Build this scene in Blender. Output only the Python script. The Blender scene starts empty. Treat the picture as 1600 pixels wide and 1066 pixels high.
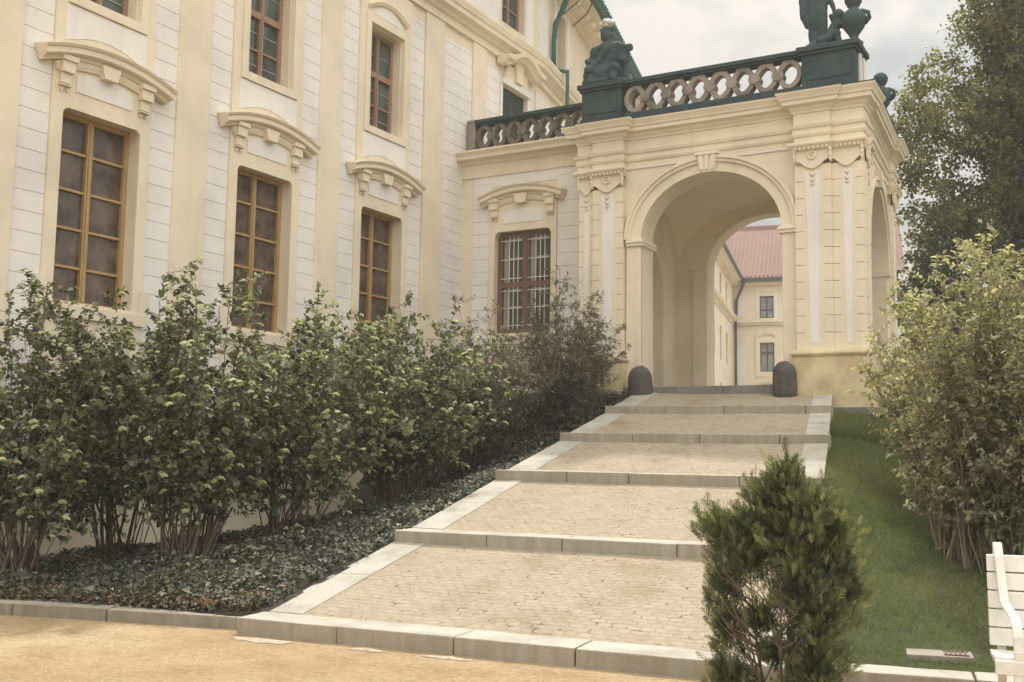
import bpy, bmesh, math, random
import numpy as np
from mathutils import Vector, Matrix
R = math.radians
random.seed(7)
SC = bpy.context.scene
COL = SC.collection

# ------------------------------------------------------------------ mesh helpers
def frame(ox, oy, ux, uy, nx, ny):
    """wall frame: u along the wall, n outward, z up"""
    return lambda u, n, z: (ox + ux * u + nx * n, oy + uy * u + ny * n, z)

WORLD = lambda u, n, z: (u, n, z)

class MB:
    def __init__(self, fr=WORLD):
        self.v = []; self.f = []; self.fr = fr
    def add(self, vs, fs):
        b = len(self.v)
        self.v += [self.fr(*p) for p in vs]
        self.f += [tuple(b + i for i in q) for q in fs]
        return self
    def box(self, u0, u1, n0, n1, z0, z1):
        return self.add([(u0, n0, z0), (u1, n0, z0), (u1, n1, z0), (u0, n1, z0), (u0, n0, z1), (u1, n0, z1), (u1, n1, z1), (u0, n1, z1)],
                        [(0, 1, 2, 3), (4, 5, 6, 7), (0, 1, 5, 4), (1, 2, 6, 5), (2, 3, 7, 6), (3, 0, 4, 7)])
    def poly(self, pts, n0, n1):
        k = len(pts)
        return self.add([(u, n0, z) for u, z in pts] + [(u, n1, z) for u, z in pts],
                        [tuple(range(k)), tuple(range(k, 2 * k))] + [(i, (i + 1) % k, k + (i + 1) % k, k + i) for i in range(k)])
    def strip(self, outer, inner, n0, n1, closed=False):
        """plate between two outlines with the same number of points"""
        k = len(outer)
        vs = [(u, n1, z) for u, z in outer] + [(u, n1, z) for u, z in inner] + [(u, n0, z) for u, z in outer] + [(u, n0, z) for u, z in inner]
        fs = []
        m = k if closed else k - 1
        for i in range(m):
            j = (i + 1) % k
            fs += [(i, j, k + j, k + i), (2 * k + i, 2 * k + j, 3 * k + j, 3 * k + i), (i, j, 2 * k + j, 2 * k + i), (k + i, k + j, 3 * k + j, 3 * k + i)]
        if not closed:
            fs += [(0, k, 3 * k, 2 * k), (k - 1, 2 * k - 1, 4 * k - 1, 3 * k - 1)]
        return self.add(vs, fs)
    def sweep_uz(self, path, prof):
        """profile [(n, d)] swept along a path of (u, z, du, dz) where (du, dz) is the unit upward direction across the path"""
        k = len(prof); vs = []; fs = []
        for u, z, du, dz in path:
            vs += [(u + du * d, n, z + dz * d) for n, d in prof]
        for i in range(len(path) - 1):
            for j in range(k):
                a = i * k + j; b = i * k + (j + 1) % k
                fs.append((a, b, b + k, a + k))
        fs += [tuple(range(k)), tuple(range(len(vs) - k, len(vs)))]
        return self.add(vs, fs)
    def sweep_plan(self, path, prof, right=True):
        """profile [(n, z)] swept along a plan path [(x, y)], mitred; outward is on the right of the walk when right"""
        s = 1 if right else -1
        P = [Vector(p) for p in path]; k = len(prof); vs = []; fs = []
        nr = []
        for a, b in zip(P, P[1:]):
            d = (b - a).normalized(); nr.append(Vector((d.y, -d.x)) * s)
        for i, p in enumerate(P):
            if i == 0: m = nr[0]
            elif i == len(P) - 1: m = nr[-1]
            else:
                m = nr[i - 1] + nr[i]; m = m / max(0.05, m.dot(nr[i]))
            vs += [(p.x + m.x * n, p.y + m.y * n, z) for n, z in prof]
        for i in range(len(P) - 1):
            for j in range(k):
                a = i * k + j; b = i * k + (j + 1) % k
                fs.append((a, b, b + k, a + k))
        fs += [tuple(range(k)), tuple(range(len(vs) - k, len(vs)))]
        return self.add(vs, fs)
    def lathe(self, c, prof, seg=24, sx=1, sy=1):
        vs = []; fs = []; k = len(prof)
        for i in range(seg):
            a = 2 * math.pi * i / seg
            vs += [(c[0] + r * math.cos(a) * sx, c[1] + r * math.sin(a) * sy, c[2] + z) for r, z in prof]
        for i in range(seg):
            for j in range(k - 1):
                a = i * k + j; b = ((i + 1) % seg) * k + j
                fs.append((a, b, b + 1, a + 1))
        fs.append(tuple(i * k for i in range(seg))); fs.append(tuple(i * k + k - 1 for i in range(seg)))
        return self.add(vs, fs)
    def tube(self, pts, radii, seg=6):
        pts = [Vector(p) for p in pts]; vs = []; fs = []
        up = Vector((0.3, 0.2, 1)).normalized()
        for i, p in enumerate(pts):
            d = (pts[min(i + 1, len(pts) - 1)] - pts[max(i - 1, 0)])
            d = d.normalized() if d.length > 1e-9 else Vector((0, 0, 1))
            a = d.cross(up)
            if a.length < 1e-3: a = d.cross(Vector((1, 0, 0)))
            a.normalize(); b = d.cross(a)
            r = radii[i] if hasattr(radii, '__len__') else radii
            for j in range(seg):
                t = 2 * math.pi * j / seg
                q = p + a * math.cos(t) * r + b * math.sin(t) * r
                vs.append(tuple(q))
        for i in range(len(pts) - 1):
            for j in range(seg):
                a = i * seg + j; b = i * seg + (j + 1) % seg
                fs.append((a, b, b + seg, a + seg))
        fs += [tuple(range(seg)), tuple(range(len(vs) - seg, len(vs)))]
        return self.add(vs, fs)
    def bar(self, pts, w, h):
        """flat bar along points: width w (horizontal), thickness h"""
        pts = [Vector(p) for p in pts]; vs = []; fs = []
        for i, p in enumerate(pts):
            d = (pts[min(i + 1, len(pts) - 1)] - pts[max(i - 1, 0)]).normalized()
            a = self.side.normalized(); b = d.cross(a).normalized()
            vs += [tuple(p + a * w / 2 + b * h / 2), tuple(p - a * w / 2 + b * h / 2), tuple(p - a * w / 2 - b * h / 2), tuple(p + a * w / 2 - b * h / 2)]
        for i in range(len(pts) - 1):
            for j in range(4):
                a = i * 4 + j; b = i * 4 + (j + 1) % 4
                fs.append((a, b, b + 4, a + 4))
        fs += [(0, 1, 2, 3), tuple(range(len(vs) - 4, len(vs)))]
        return self.add(vs, fs)
    def ball(self, c, r, seg=14, ring=9, rot=None):
        r = r if hasattr(r, '__len__') else (r, r, r)
        vs = []; fs = []
        for i in range(ring + 1):
            t = math.pi * i / ring
            for j in range(seg):
                a = 2 * math.pi * j / seg
                q = Vector((r[0] * math.sin(t) * math.cos(a), r[1] * math.sin(t) * math.sin(a), r[2] * math.cos(t)))
                if rot: q = rot @ q
                vs.append((c[0] + q.x, c[1] + q.y, c[2] + q.z))
        for i in range(ring):
            for j in range(seg):
                a = i * seg + j; b = i * seg + (j + 1) % seg
                fs.append((a, b, b + seg, a + seg))
        return self.add(vs, fs)
    def build(self, name, mat, parent=None, smooth=False, bevel=0, fix=True, loc=None):
        me = bpy.data.meshes.new(name)
        me.from_pydata(self.v, [], self.f)
        if fix:
            bm = bmesh.new(); bm.from_mesh(me)
            bmesh.ops.remove_doubles(bm, verts=bm.verts, dist=1e-5)
            bmesh.ops.recalc_face_normals(bm, faces=bm.faces)
            bm.to_mesh(me); bm.free()
        if smooth:
            me.polygons.foreach_set('use_smooth', [True] * len(me.polygons))
        me.materials.append(mat)
        o = bpy.data.objects.new(name, me); COL.objects.link(o)
        if parent: o.parent = parent; 
        if loc:
            o.location = loc
        if bevel:
            m = o.modifiers.new('bevel', 'BEVEL'); m.width = bevel; m.segments = 2; m.limit_method = 'ANGLE'; m.angle_limit = R(40)
        return o

def rough(o, amt=0.014, scale=0.22):
    m = o.modifiers.new('fine', 'SUBSURF'); m.subdivision_type = 'SIMPLE'; m.levels = m.render_levels = 3
    t = bpy.data.textures.get('stone_wear') or bpy.data.textures.new('stone_wear', 'CLOUDS'); t.noise_scale = scale; t.noise_depth = 3
    d = o.modifiers.new('wear', 'DISPLACE'); d.texture = t; d.strength = amt; d.mid_level = 0.5; d.texture_coords = 'GLOBAL'
    return o
def thing(name, label, cat, group=None):
    o = bpy.data.objects.new(name, None); COL.objects.link(o)
    o.empty_display_size = 0.2
    return tag(o, label, cat, group)
def tag(o, label, cat, group=None, kind=None):
    o['label'] = label; o['category'] = cat
    if group: o['group'] = group
    if kind: o['kind'] = kind
    return o
def structure(o, label=None, cat=None):
    o['kind'] = 'structure'
    if label: o['label'] = label; o['category'] = cat
    return o

# ------------------------------------------------------------------ materials
def mat_new(name):
    m = bpy.data.materials.new(name); m.use_nodes = True
    nt = m.node_tree; b = nt.nodes['Principled BSDF']
    return m, nt, b
def N(nt, t, **kw):
    n = nt.nodes.new(t)
    for k, v in kw.items():
        if k in n.inputs: n.inputs[k].default_value = v
        else: setattr(n, k, v)
    return n
def rgba(c): return (c[0], c[1], c[2], 1)
def ramp(nt, fac, stops):
    r = nt.nodes.new('ShaderNodeValToRGB')
    e = r.color_ramp.elements
    e[0].position, e[0].color = stops[0][0], rgba(stops[0][1])
    e[1].position, e[1].color = stops[-1][0], rgba(stops[-1][1])
    for p, c in stops[1:-1]:
        x = e.new(p); x.color = rgba(c)
    nt.links.new(fac, r.inputs[0]); return r.outputs[0]
def mix(nt, fac, a, b, mode='MIX'):
    m = nt.nodes.new('ShaderNodeMix'); m.data_type = 'RGBA'; m.blend_type = mode
    for s, v in ((m.inputs[0], fac), (m.inputs[6], a), (m.inputs[7], b)):
        if isinstance(v, (int, float)): s.default_value = v
        elif isinstance(v, tuple): s.default_value = rgba(v)
        else: nt.links.new(v, s)
    return m.outputs[2]
def noise(nt, vec, scale, detail=4, rough=0.55, dim='3D'):
    n = nt.nodes.new('ShaderNodeTexNoise'); n.inputs['Scale'].default_value = scale
    n.inputs['Detail'].default_value = detail; n.inputs['Roughness'].default_value = rough
    if vec is not None: nt.links.new(vec, n.inputs['Vector'])
    return n.outputs['Fac']
def coords(nt, kind='Object', scale=None):
    t = nt.nodes.new('ShaderNodeTexCoord')
    if scale is None: return t.outputs[kind]
    m = nt.nodes.new('ShaderNodeMapping'); m.inputs['Scale'].default_value = scale
    nt.links.new(t.outputs[kind], m.inputs['Vector']); return m.outputs['Vector']
def bump(nt, b, h, strength=0.3, dist=0.01):
    n = nt.nodes.new('ShaderNodeBump'); n.inputs['Strength'].default_value = strength; n.inputs['Distance'].default_value = dist
    nt.links.new(h, n.inputs['Height']); nt.links.new(n.outputs['Normal'], b.inputs['Normal'])

def plaster(name, col, stain=None, amt=0.35, rough=0.9, streak=0.12):
    m, nt, b = mat_new(name); v = coords(nt)
    n1 = noise(nt, v, 0.7, 7, 0.65)
    dark = tuple(c * 0.84 for c in col); lite = tuple(min(1, c * 1.05) for c in col)
    c = ramp(nt, n1, [(0.3, dark), (0.55, col), (0.8, lite)])
    vs = coords(nt, 'Object', (5, 5, 0.5)); n2 = noise(nt, vs, 1.0, 5, 0.6)
    f = ramp(nt, n2, [(0.52, (0, 0, 0)), (0.8, (streak, streak, streak))])
    c = mix(nt, f, c, tuple(x * y for x, y in zip(col, (0.68, 0.66, 0.62))))
    if stain:
        n3 = noise(nt, v, 2.2, 8, 0.65)
        f2 = ramp(nt, n3, [(0.42, (0, 0, 0)), (0.68, (amt, amt, amt))])
        c = mix(nt, f2, c, stain)
    nt.links.new(c, b.inputs['Base Color']); b.inputs['Roughness'].default_value = rough
    b.inputs['Specular IOR Level'].default_value = 0.2
    n4 = noise(nt, v, 55, 4, 0.6); n5 = noise(nt, v, 6, 4, 0.6)
    mx = nt.nodes.new('ShaderNodeMath'); mx.operation = 'MULTIPLY_ADD'; nt.links.new(n5, mx.inputs[0]); mx.inputs[1].default_value = 1.5; nt.links.new(n4, mx.inputs[2])
    bump(nt, b, mx.outputs[0], 0.35, 0.008)
    return m
def stone(name, col, dark, speck=0.5, rough=0.85, scale=1.0, bumpd=0.01, streaks=True, grime=None):
    m, nt, b = mat_new(name); v = coords(nt)
    c = ramp(nt, noise(nt, v, 2.4 * scale, 7, 0.65), [(0.3, dark), (0.55, col), (0.8, tuple(x * 1.12 for x in col))])
    s = ramp(nt, noise(nt, v, 130 * scale, 3, 0.7), [(0.38, tuple(x * (1 - speck) for x in col)), (0.5, (1, 1, 1)), (0.68, (1.0, 1.0, 1.0))])
    c = mix(nt, 0.6, c, s, 'MULTIPLY')
    if streaks:
        vs = coords(nt, 'Object', (9, 9, 0.7)); n2 = noise(nt, vs, 1.0, 4, 0.6)
        f = ramp(nt, n2, [(0.5, (0, 0, 0)), (0.75, (0.6, 0.6, 0.6))])
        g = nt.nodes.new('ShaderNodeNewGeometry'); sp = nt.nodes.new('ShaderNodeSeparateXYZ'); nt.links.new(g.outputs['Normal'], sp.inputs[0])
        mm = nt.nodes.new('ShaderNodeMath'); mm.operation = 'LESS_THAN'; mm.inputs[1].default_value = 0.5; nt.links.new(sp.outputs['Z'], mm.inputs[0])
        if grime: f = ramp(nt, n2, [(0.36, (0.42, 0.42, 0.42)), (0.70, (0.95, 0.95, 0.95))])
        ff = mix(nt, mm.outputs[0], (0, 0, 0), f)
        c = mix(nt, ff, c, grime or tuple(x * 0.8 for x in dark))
    nt.links.new(c, b.inputs['Base Color']); b.inputs['Roughness'].default_value = rough
    bump(nt, b, noise(nt, v, 45 * scale, 6, 0.7), 0.5, bumpd)
    return m
def simple(name, col, rough=0.6, metal=0, var=0.12, nscale=8, bumps=0.0):
    m, nt, b = mat_new(name); v = coords(nt)
    c = ramp(nt, noise(nt, v, nscale, 5, 0.6), [(0.3, tuple(x * (1 - var) for x in col)), (0.7, tuple(min(1, x * (1 + var)) for x in col))])
    nt.links.new(c, b.inputs['Base Color']); b.inputs['Roughness'].default_value = rough; b.inputs['Metallic'].default_value = metal
    if bumps: bump(nt, b, noise(nt, v, nscale * 6, 4), bumps, 0.004)
    return m
def wood(name, col):
    m, nt, b = mat_new(name); v = coords(nt, 'Object', (30, 30, 2))
    c = ramp(nt, noise(nt, v, 1.0, 6, 0.65), [(0.3, tuple(x * 0.7 for x in col)), (0.7, tuple(x * 1.12 for x in col))])
    nt.links.new(c, b.inputs['Base Color']); b.inputs['Roughness'].default_value = 0.5
    return m
def glass_pane(name, col, col2, rough=0.1, nscale=1.2):
    m, nt, b = mat_new(name); v = coords(nt)
    c = ramp(nt, noise(nt, v, nscale, 6, 0.65), [(0.38, col), (0.66, col2)])
    nt.links.new(c, b.inputs['Base Color']); b.inputs['Roughness'].default_value = rough; b.inputs['IOR'].default_value = 1.5
    bump(nt, b, noise(nt, v, 1.6, 2), 0.06, 0.05)
    return m
def leaf_mat(name, lo, mid, hi, trans=0.35, rough=0.5):
    m, nt, b = mat_new(name)
    a = nt.nodes.new('ShaderNodeAttribute'); a.attribute_name = 'tint'
    c = ramp(nt, a.outputs['Fac'], [(0.0, lo), (0.55, mid), (1.0, hi)])
    nt.links.new(c, b.inputs['Base Color']); b.inputs['Roughness'].default_value = rough
    b.inputs['Specular IOR Level'].default_value = 0.35
    t = nt.nodes.new('ShaderNodeBsdfTranslucent')
    c2 = mix(nt, 1.0, c, (1.25, 1.3, 0.7), 'MULTIPLY'); nt.links.new(c2, t.inputs['Color'])
    ms = nt.nodes.new('ShaderNodeMixShader'); ms.inputs[0].default_value = trans
    nt.links.new(b.outputs[0], ms.inputs[1]); nt.links.new(t.outputs[0], ms.inputs[2])
    nt.links.new(ms.outputs[0], nt.nodes['Material Output'].inputs['Surface'])
    return m

CREAM = plaster('cream_plaster', (0.765, 0.675, 0.52), streak=0.26)
WHITE = plaster('white_plaster', (0.785, 0.75, 0.705), streak=0.26)
GROUNDC = plaster('stained_plinth_plaster', (0.66, 0.55, 0.35), stain=(0.33, 0.25, 0.15), amt=0.62, streak=0.5)
VAULT = plaster('vault_plaster', (0.78, 0.69, 0.53), streak=0.05)
KERB = stone('kerb_granite', (0.47, 0.44, 0.38), (0.33, 0.30, 0.245), grime=(0.27, 0.225, 0.15))
GREYSTONE = stone('grey_stone', (0.24, 0.225, 0.205), (0.15, 0.14, 0.125))
DARKSTONE = stone('blackened_sandstone', (0.046, 0.078, 0.076), (0.022, 0.042, 0.044), speck=0.3, bumpd=0.02)
TRACERY_DARK = stone('blackened_tracery_stone', (0.20, 0.165, 0.14), (0.07, 0.075, 0.07), speck=0.35, bumpd=0.02)
TRACERY = stone('weathered_sandstone', (0.36, 0.30, 0.25), (0.14, 0.125, 0.11), speck=0.35, bumpd=0.02)
BOLL = stone('guard_stone_granite', (0.115, 0.097, 0.087), (0.06, 0.052, 0.047), speck=0.3, bumpd=0.02)
STATUE = stone('patinated_statue_stone', (0.046, 0.082, 0.080), (0.024, 0.046, 0.048), speck=0.2, bumpd=0.015, streaks=False)
HONEY = wood('honey_wood', (0.44, 0.29, 0.125))
TAN = wood('tan_wood', (0.33, 0.21, 0.135))
BROWNW = wood('brown_wood', (0.18, 0.105, 0.07))
REDWOOD = wood('red_brown_wood', (0.115, 0.035, 0.022))
PANE_LOW = glass_pane('curtained_painted_reflection_glass', (0.055, 0.037, 0.028), (0.165, 0.12, 0.092), rough=0.24, nscale=2.6)  # brown curtained interior; the mottling paints reflections into the colour
PANE_UP = glass_pane('sky_painted_glass', (0.05, 0.06, 0.055), (0.115, 0.15, 0.138), rough=0.06)  # teal reflection of the sky is painted into the base colour
PANE_FAR = glass_pane('pale_sky_painted_glass', (0.15, 0.175, 0.17), (0.30, 0.33, 0.32), rough=0.1)  # lighter base colour stands in for reflected sky
PANE_DARK = simple('dark_interior_glass', (0.095, 0.083, 0.07), rough=0.12)
CURTAIN = simple('pale_curtain', (0.33, 0.31, 0.27), rough=0.9)
WPAINT = simple('white_paint', (0.70, 0.675, 0.61), rough=0.4, var=0.10, nscale=14, bumps=0.15)
COPPER = simple('green_copper', (0.035, 0.115, 0.095), rough=0.55, var=0.35, nscale=5)
DARKMETAL = simple('dark_pipe_metal', (0.028, 0.04, 0.045), rough=0.45)
IRON = simple('rusty_iron', (0.11, 0.065, 0.045), rough=0.7)
SHUTTER = simple('green_black_shutter', (0.022, 0.045, 0.042), rough=0.5)
BARK = simple('shrub_bark', (0.13, 0.09, 0.065), rough=0.9, var=0.35, nscale=20)
TANBARK = simple('tan_shrub_bark', (0.20, 0.145, 0.10), rough=0.9, var=0.35, nscale=20)
REDBARK = simple('red_brown_bark', (0.125, 0.085, 0.065), rough=0.9, var=0.4, nscale=25)
TREEBARK = simple('dark_tree_bark', (0.03, 0.028, 0.024), rough=0.95, var=0.4, nscale=12, bumps=0.6)
LEAD = simple('grey_lead', (0.38, 0.37, 0.35), 0.5)
GLASSW = simple('pale_alabaster', (0.62, 0.60, 0.55), rough=0.3, var=0.25, nscale=14)

def gravel_mat():
    m, nt, b = mat_new('sandy_gravel'); v = coords(nt)
    c = ramp(nt, noise(nt, v, 0.55, 6, 0.6), [(0.3, (0.31, 0.215, 0.12)), (0.5, (0.385, 0.285, 0.17)), (0.72, (0.46, 0.365, 0.24))])
    s = ramp(nt, noise(nt, v, 75, 4, 0.75), [(0.3, (0.5, 0.46, 0.4)), (0.5, (1, 1, 1)), (0.72, (1.28, 1.25, 1.18))])
    c = mix(nt, 0.9, c, s, 'MULTIPLY')
    s2 = ramp(nt, noise(nt, v, 17, 6, 0.75), [(0.32, (0.66, 0.62, 0.55)), (0.5, (1, 1, 1)), (0.68, (1.2, 1.19, 1.16))])
    c = mix(nt, 0.8, c, s2, 'MULTIPLY')
    s3 = ramp(nt, noise(nt, v, 2.6, 5, 0.7), [(0.34, (0.80, 0.76, 0.70)), (0.5, (1, 1, 1)), (0.66, (1.10, 1.10, 1.10))])
    c = mix(nt, 0.8, c, s3, 'MULTIPLY')
    vo = nt.nodes.new('ShaderNodeTexVoronoi'); vo.inputs['Scale'].default_value = 38; nt.links.new(v, vo.inputs['Vector'])
    f = ramp(nt, vo.outputs['Distance'], [(0.06, (0.5, 0.5, 0.5)), (0.12, (0, 0, 0))])
    c = mix(nt, f, c, (0.24, 0.17, 0.10))
    nt.links.new(c, b.inputs['Base Color']); b.inputs['Roughness'].default_value = 0.95; b.inputs['Specular IOR Level'].default_value = 0.15
    bump(nt, b, noise(nt, v, 60, 6, 0.75), 0.9, 0.012)
    return m
def sett_mat():
    m, nt, b = mat_new('sand_jointed_setts'); v = coords(nt)
    wn = nt.nodes.new('ShaderNodeTexNoise'); wn.inputs['Scale'].default_value = 2.2; wn.inputs['Detail'].default_value = 5; nt.links.new(v, wn.inputs['Vector'])
    add = nt.nodes.new('ShaderNodeVectorMath'); add.operation = 'MULTIPLY_ADD'
    nt.links.new(wn.outputs['Color'], add.inputs[0]); add.inputs[1].default_value = (0.20, 0.11, 0.0); nt.links.new(v, add.inputs[2])
    br = nt.nodes.new('ShaderNodeTexBrick'); nt.links.new(add.outputs[0], br.inputs['Vector'])
    br.inputs['Scale'].default_value = 1.0; br.inputs['Brick Width'].default_value = 0.125; br.inputs['Row Height'].default_value = 0.085
    br.inputs['Mortar Size'].default_value = 0.011; br.inputs['Mortar Smooth'].default_value = 0.6; br.inputs['Bias'].default_value = 0.0
    br.inputs['Color1'].default_value = rgba((0.385, 0.33, 0.25)); br.inputs['Color2'].default_value = rgba((0.345, 0.29, 0.215)); br.inputs['Mortar'].default_value = rgba((0.365, 0.305, 0.225))
    big = ramp(nt, noise(nt, v, 0.9, 7, 0.7), [(0.33, (0.80, 0.74, 0.64)), (0.47, (1, 1, 1)), (0.7, (1.08, 1.07, 1.05))])
    st_ = ramp(nt, noise(nt, coords(nt, 'Object', (9, 22, 9)), 1.0, 5, 0.7), [(0.3, (0.80, 0.78, 0.74)), (0.5, (1, 1, 1)), (0.7, (1.12, 1.11, 1.1))])
    big = mix(nt, 0.8, big, st_, 'MULTIPLY')
    c = mix(nt, 1.0, br.outputs['Color'], big, 'MULTIPLY')
    # open joints here and there
    gap = ramp(nt, noise(nt, v, 7.5, 5, 0.7), [(0.56, (0, 0, 0)), (0.64, (1, 1, 1))])
    jf = mix(nt, gap, (0, 0, 0), br.outputs['Fac'])
    c = mix(nt, jf, c, (0.15, 0.11, 0.07))
    s = ramp(nt, noise(nt, v, 85, 4, 0.7), [(0.3, (0.72, 0.7, 0.66)), (0.5, (1, 1, 1)), (0.75, (1.15, 1.14, 1.1))])
    c = mix(nt, 0.7, c, s, 'MULTIPLY')
    nt.links.new(c, b.inputs['Base Color']); b.inputs['Roughness'].default_value = 0.92; b.inputs['Specular IOR Level'].default_value = 0.2
    mm = nt.nodes.new('ShaderNodeMath'); mm.operation = 'MULTIPLY_ADD'; nt.links.new(br.outputs['Fac'], mm.inputs[0]); mm.inputs[1].default_value = -0.5; nt.links.new(noise(nt, v, 14, 6, 0.7), mm.inputs[2])
    bump(nt, b, mm.outputs[0], 0.8, 0.018)
    return m
def soil_mat(name, c0, c1):
    m, nt, b = mat_new(name); v = coords(nt)
    c = ramp(nt, noise(nt, v, 9, 8, 0.7), [(0.3, c0), (0.7, c1)])
    nt.links.new(c, b.inputs['Base Color']); b.inputs['Roughness'].default_value = 1
    bump(nt, b, noise(nt, v, 25, 6, 0.7), 1.0, 0.03)
    return m
def tile_mat():
    m, nt, b = mat_new('red_roof_tiles'); v = coords(nt, 'UV')
    br = nt.nodes.new('ShaderNodeTexBrick'); nt.links.new(v, br.inputs['Vector'])
    br.inputs['Scale'].default_value = 1.0; br.inputs['Brick Width'].default_value = 0.30; br.inputs['Row Height'].default_value = 0.36; br.offset = 0.0
    br.inputs['Mortar Size'].default_value = 0.035; br.inputs['Mortar Smooth'].default_value = 0.4
    br.inputs['Color1'].default_value = rgba((0.20, 0.085, 0.062)); br.inputs['Color2'].default_value = rgba((0.155, 0.068, 0.05)); br.inputs['Mortar'].default_value = rgba((0.27, 0.16, 0.13))
    c = mix(nt, 0.5, br.outputs['Color'], ramp(nt, noise(nt, v, 0.35, 5), [(0.3, (0.75, 0.75, 0.75)), (0.7, (1.2, 1.15, 1.1))]), 'MULTIPLY')
    nt.links.new(c, b.inputs['Base Color']); b.inputs['Roughness'].default_value = 0.8
    bump(nt, b, br.outputs['Fac'], 0.8, -0.04)
    return m
GRAVEL = gravel_mat(); SETTS = sett_mat()
SOIL = soil_mat('dark_soil', (0.028, 0.022, 0.014), (0.075, 0.06, 0.04))
TURF = soil_mat('turf_soil', (0.045, 0.055, 0.022), (0.08, 0.095, 0.04))
TILES = tile_mat()
PAVING = stone('courtyard_paving_stone', (0.34, 0.31, 0.26), (0.22, 0.2, 0.17), streaks=False)
L_VIB = leaf_mat('viburnum_leaf', (0.048, 0.058, 0.037), (0.145, 0.162, 0.10), (0.39, 0.40, 0.26), 0.43)  # palest tint paints backlit glints into some leaves
L_OLIVE = leaf_mat('olive_grey_leaf', (0.075, 0.07, 0.05), (0.165, 0.15, 0.108), (0.31, 0.28, 0.20), 0.35)
L_LIGHT = leaf_mat('fresh_green_leaf', (0.18, 0.17, 0.115), (0.345, 0.33, 0.235), (0.58, 0.55, 0.39), 0.5)
L_TREE = leaf_mat('tree_leaf', (0.075, 0.078, 0.035), (0.165, 0.162, 0.072), (0.30, 0.28, 0.13), 0.5)
L_DARK = leaf_mat('dark_evergreen_leaf', (0.03, 0.04, 0.024), (0.07, 0.082, 0.05), (0.12, 0.13, 0.08), 0.3)
L_IVY = leaf_mat('ivy_leaf', (0.045, 0.05, 0.036), (0.135, 0.132, 0.095), (0.42, 0.38, 0.26), 0.15, 0.6)
L_THUJA = leaf_mat('thuja_spray', (0.05, 0.064, 0.040), (0.145, 0.162, 0.082), (0.36, 0.345, 0.16), 0.4)
L_GRASS = leaf_mat('grass_blade', (0.095, 0.115, 0.042), (0.17, 0.195, 0.078), (0.28, 0.28, 0.14), 0.4)
L_FLOWER = leaf_mat('viburnum_blossom', (0.25, 0.27, 0.10), (0.43, 0.43, 0.19), (0.62, 0.59, 0.34), 0.2, 0.8)

# ------------------------------------------------------------------ levels of the ground
OX, OY, YS = -6.771, 7.089, 0.109373
SX, SY = math.cos(YS), math.sin(YS)          # across the steps
TX, TY = -math.sin(YS), math.cos(YS)         # up the steps
ST = lambda s, t, z: (OX + SX * s + TX * t, OY + SY * s + TY * t, z)
TK = [0, 2.715, 5.394, 7.785, 9.969, 12.35]
ZK = [0.14, 0.726, 1.356, 1.908, 2.421, 2.975]
RISE = 0.128
def sr(t): return 4.80 - 0.1005 * t
def t_of(x, y): return (x - OX) * TX + (y - OY) * TY
_rt = np.array([-3, 0, 2.715, 5.394, 7.785, 9.969, 12.0, 14.0]); _rz = np.array([0.1, 0.12, 0.64, 1.27, 1.82, 2.33, 2.70, 2.75])
def zr(x, y): return np.interp((x - OX) * TX + (y - OY) * TY, _rt, _rz)
def sm(x): x = np.clip(x, 0, 1); return x * x * (3 - 2 * x)
def edge_l(y): return OX + TX * (y - OY)
def edge_r(y): return OX + TX * (y - OY) + 4.81 - 0.10 * (y - OY)
def z_bed(x, y):
    f = np.clip((x + 12.4) / 5.2, 0, 1) ** 1.15
    f = f + (1 - f) * sm((y - 15) / 3.5)
    return 0.09 + (zr(x, y) - 0.05 - 0.09) * f + 0.03 * np.sin(x * 2.1 + y) * np.sin(y * 1.7) * sm((y - 8) / 2)
def z_lawn(x, y):
    g = 1 - 0.80 * sm((x - edge_r(y) + 0.1) / 3.0) * (1 - 0.75 * sm((y - 13) / 5))
    g = g * (1 - 0.11 * sm((y - 13) / 4))
    z = 0.10 + (zr(x, y) - 0.10 - 0.05) * g * sm((y - KR(x) + 0.25) / 1.7)
    return z + 0.02 * np.sin(x * 1.3 + 0.5 * y) * sm((y - 9) / 2)

def grid(name, mat, us, vs, pt, z):
    U, V = np.meshgrid(us, vs)
    X, Y = pt(U, V); Z = z(X, Y)
    P = np.stack([X, Y, Z], -1).reshape(-1, 3)
    nu = len(us); fs = []
    for j in range(len(vs) - 1):
        for i in range(nu - 1):
            a = j * nu + i; fs.append((a, a + 1, a + 1 + nu, a + nu))
    m = MB(); m.v = [tuple(p) for p in P]; m.f = fs
    return m.build(name, mat, smooth=True)

# gravel: one sheet to the horizon
g = MB().add([(-180, -150, 0), (180, -150, 0), (180, 220, 0), (-180, 220, 0)], [(0, 1, 2, 3)]).build('gravel_ground', GRAVEL)
structure(g)
# planted bank left of the steps; lawn on the right; paved court behind the portico
KL = lambda x: 7.40 + (x + 6.85) * 0.236      # back line of the left kerb
o = grid('bed_ground', SOIL, np.linspace(0, 1, 40), np.linspace(0, 1, 60),
         lambda U, V: ((lambda y: ((lambda x: (x, np.maximum(y, KL(x) - 0.12)))(-12.9 + U * (edge_l(y) + 0.05 + 12.9))))(5.9 + V * 14.3)), lambda X, Y: z_bed(X, Y))
structure(o)
KR = lambda x: 8.10 + (x + 1.75) * 0.19
o = grid('lawn_ground', TURF, np.linspace(0, 1, 70) ** 1.6, np.linspace(0, 1, 80),
         lambda U, V: ((lambda y: ((lambda x: (x, np.maximum(y, KR(x) - 0.20)))(edge_r(y) - 0.15 + U * 34)))(7.5 + V * 40)), lambda X, Y: z_lawn(X, Y))
structure(o)
c = MB().add([(-60, 19.9, 2.84), (60, 23.3, 2.84), (60, 130, 2.84), (-60, 130, 2.84)], [(0, 1, 2, 3)])
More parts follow.
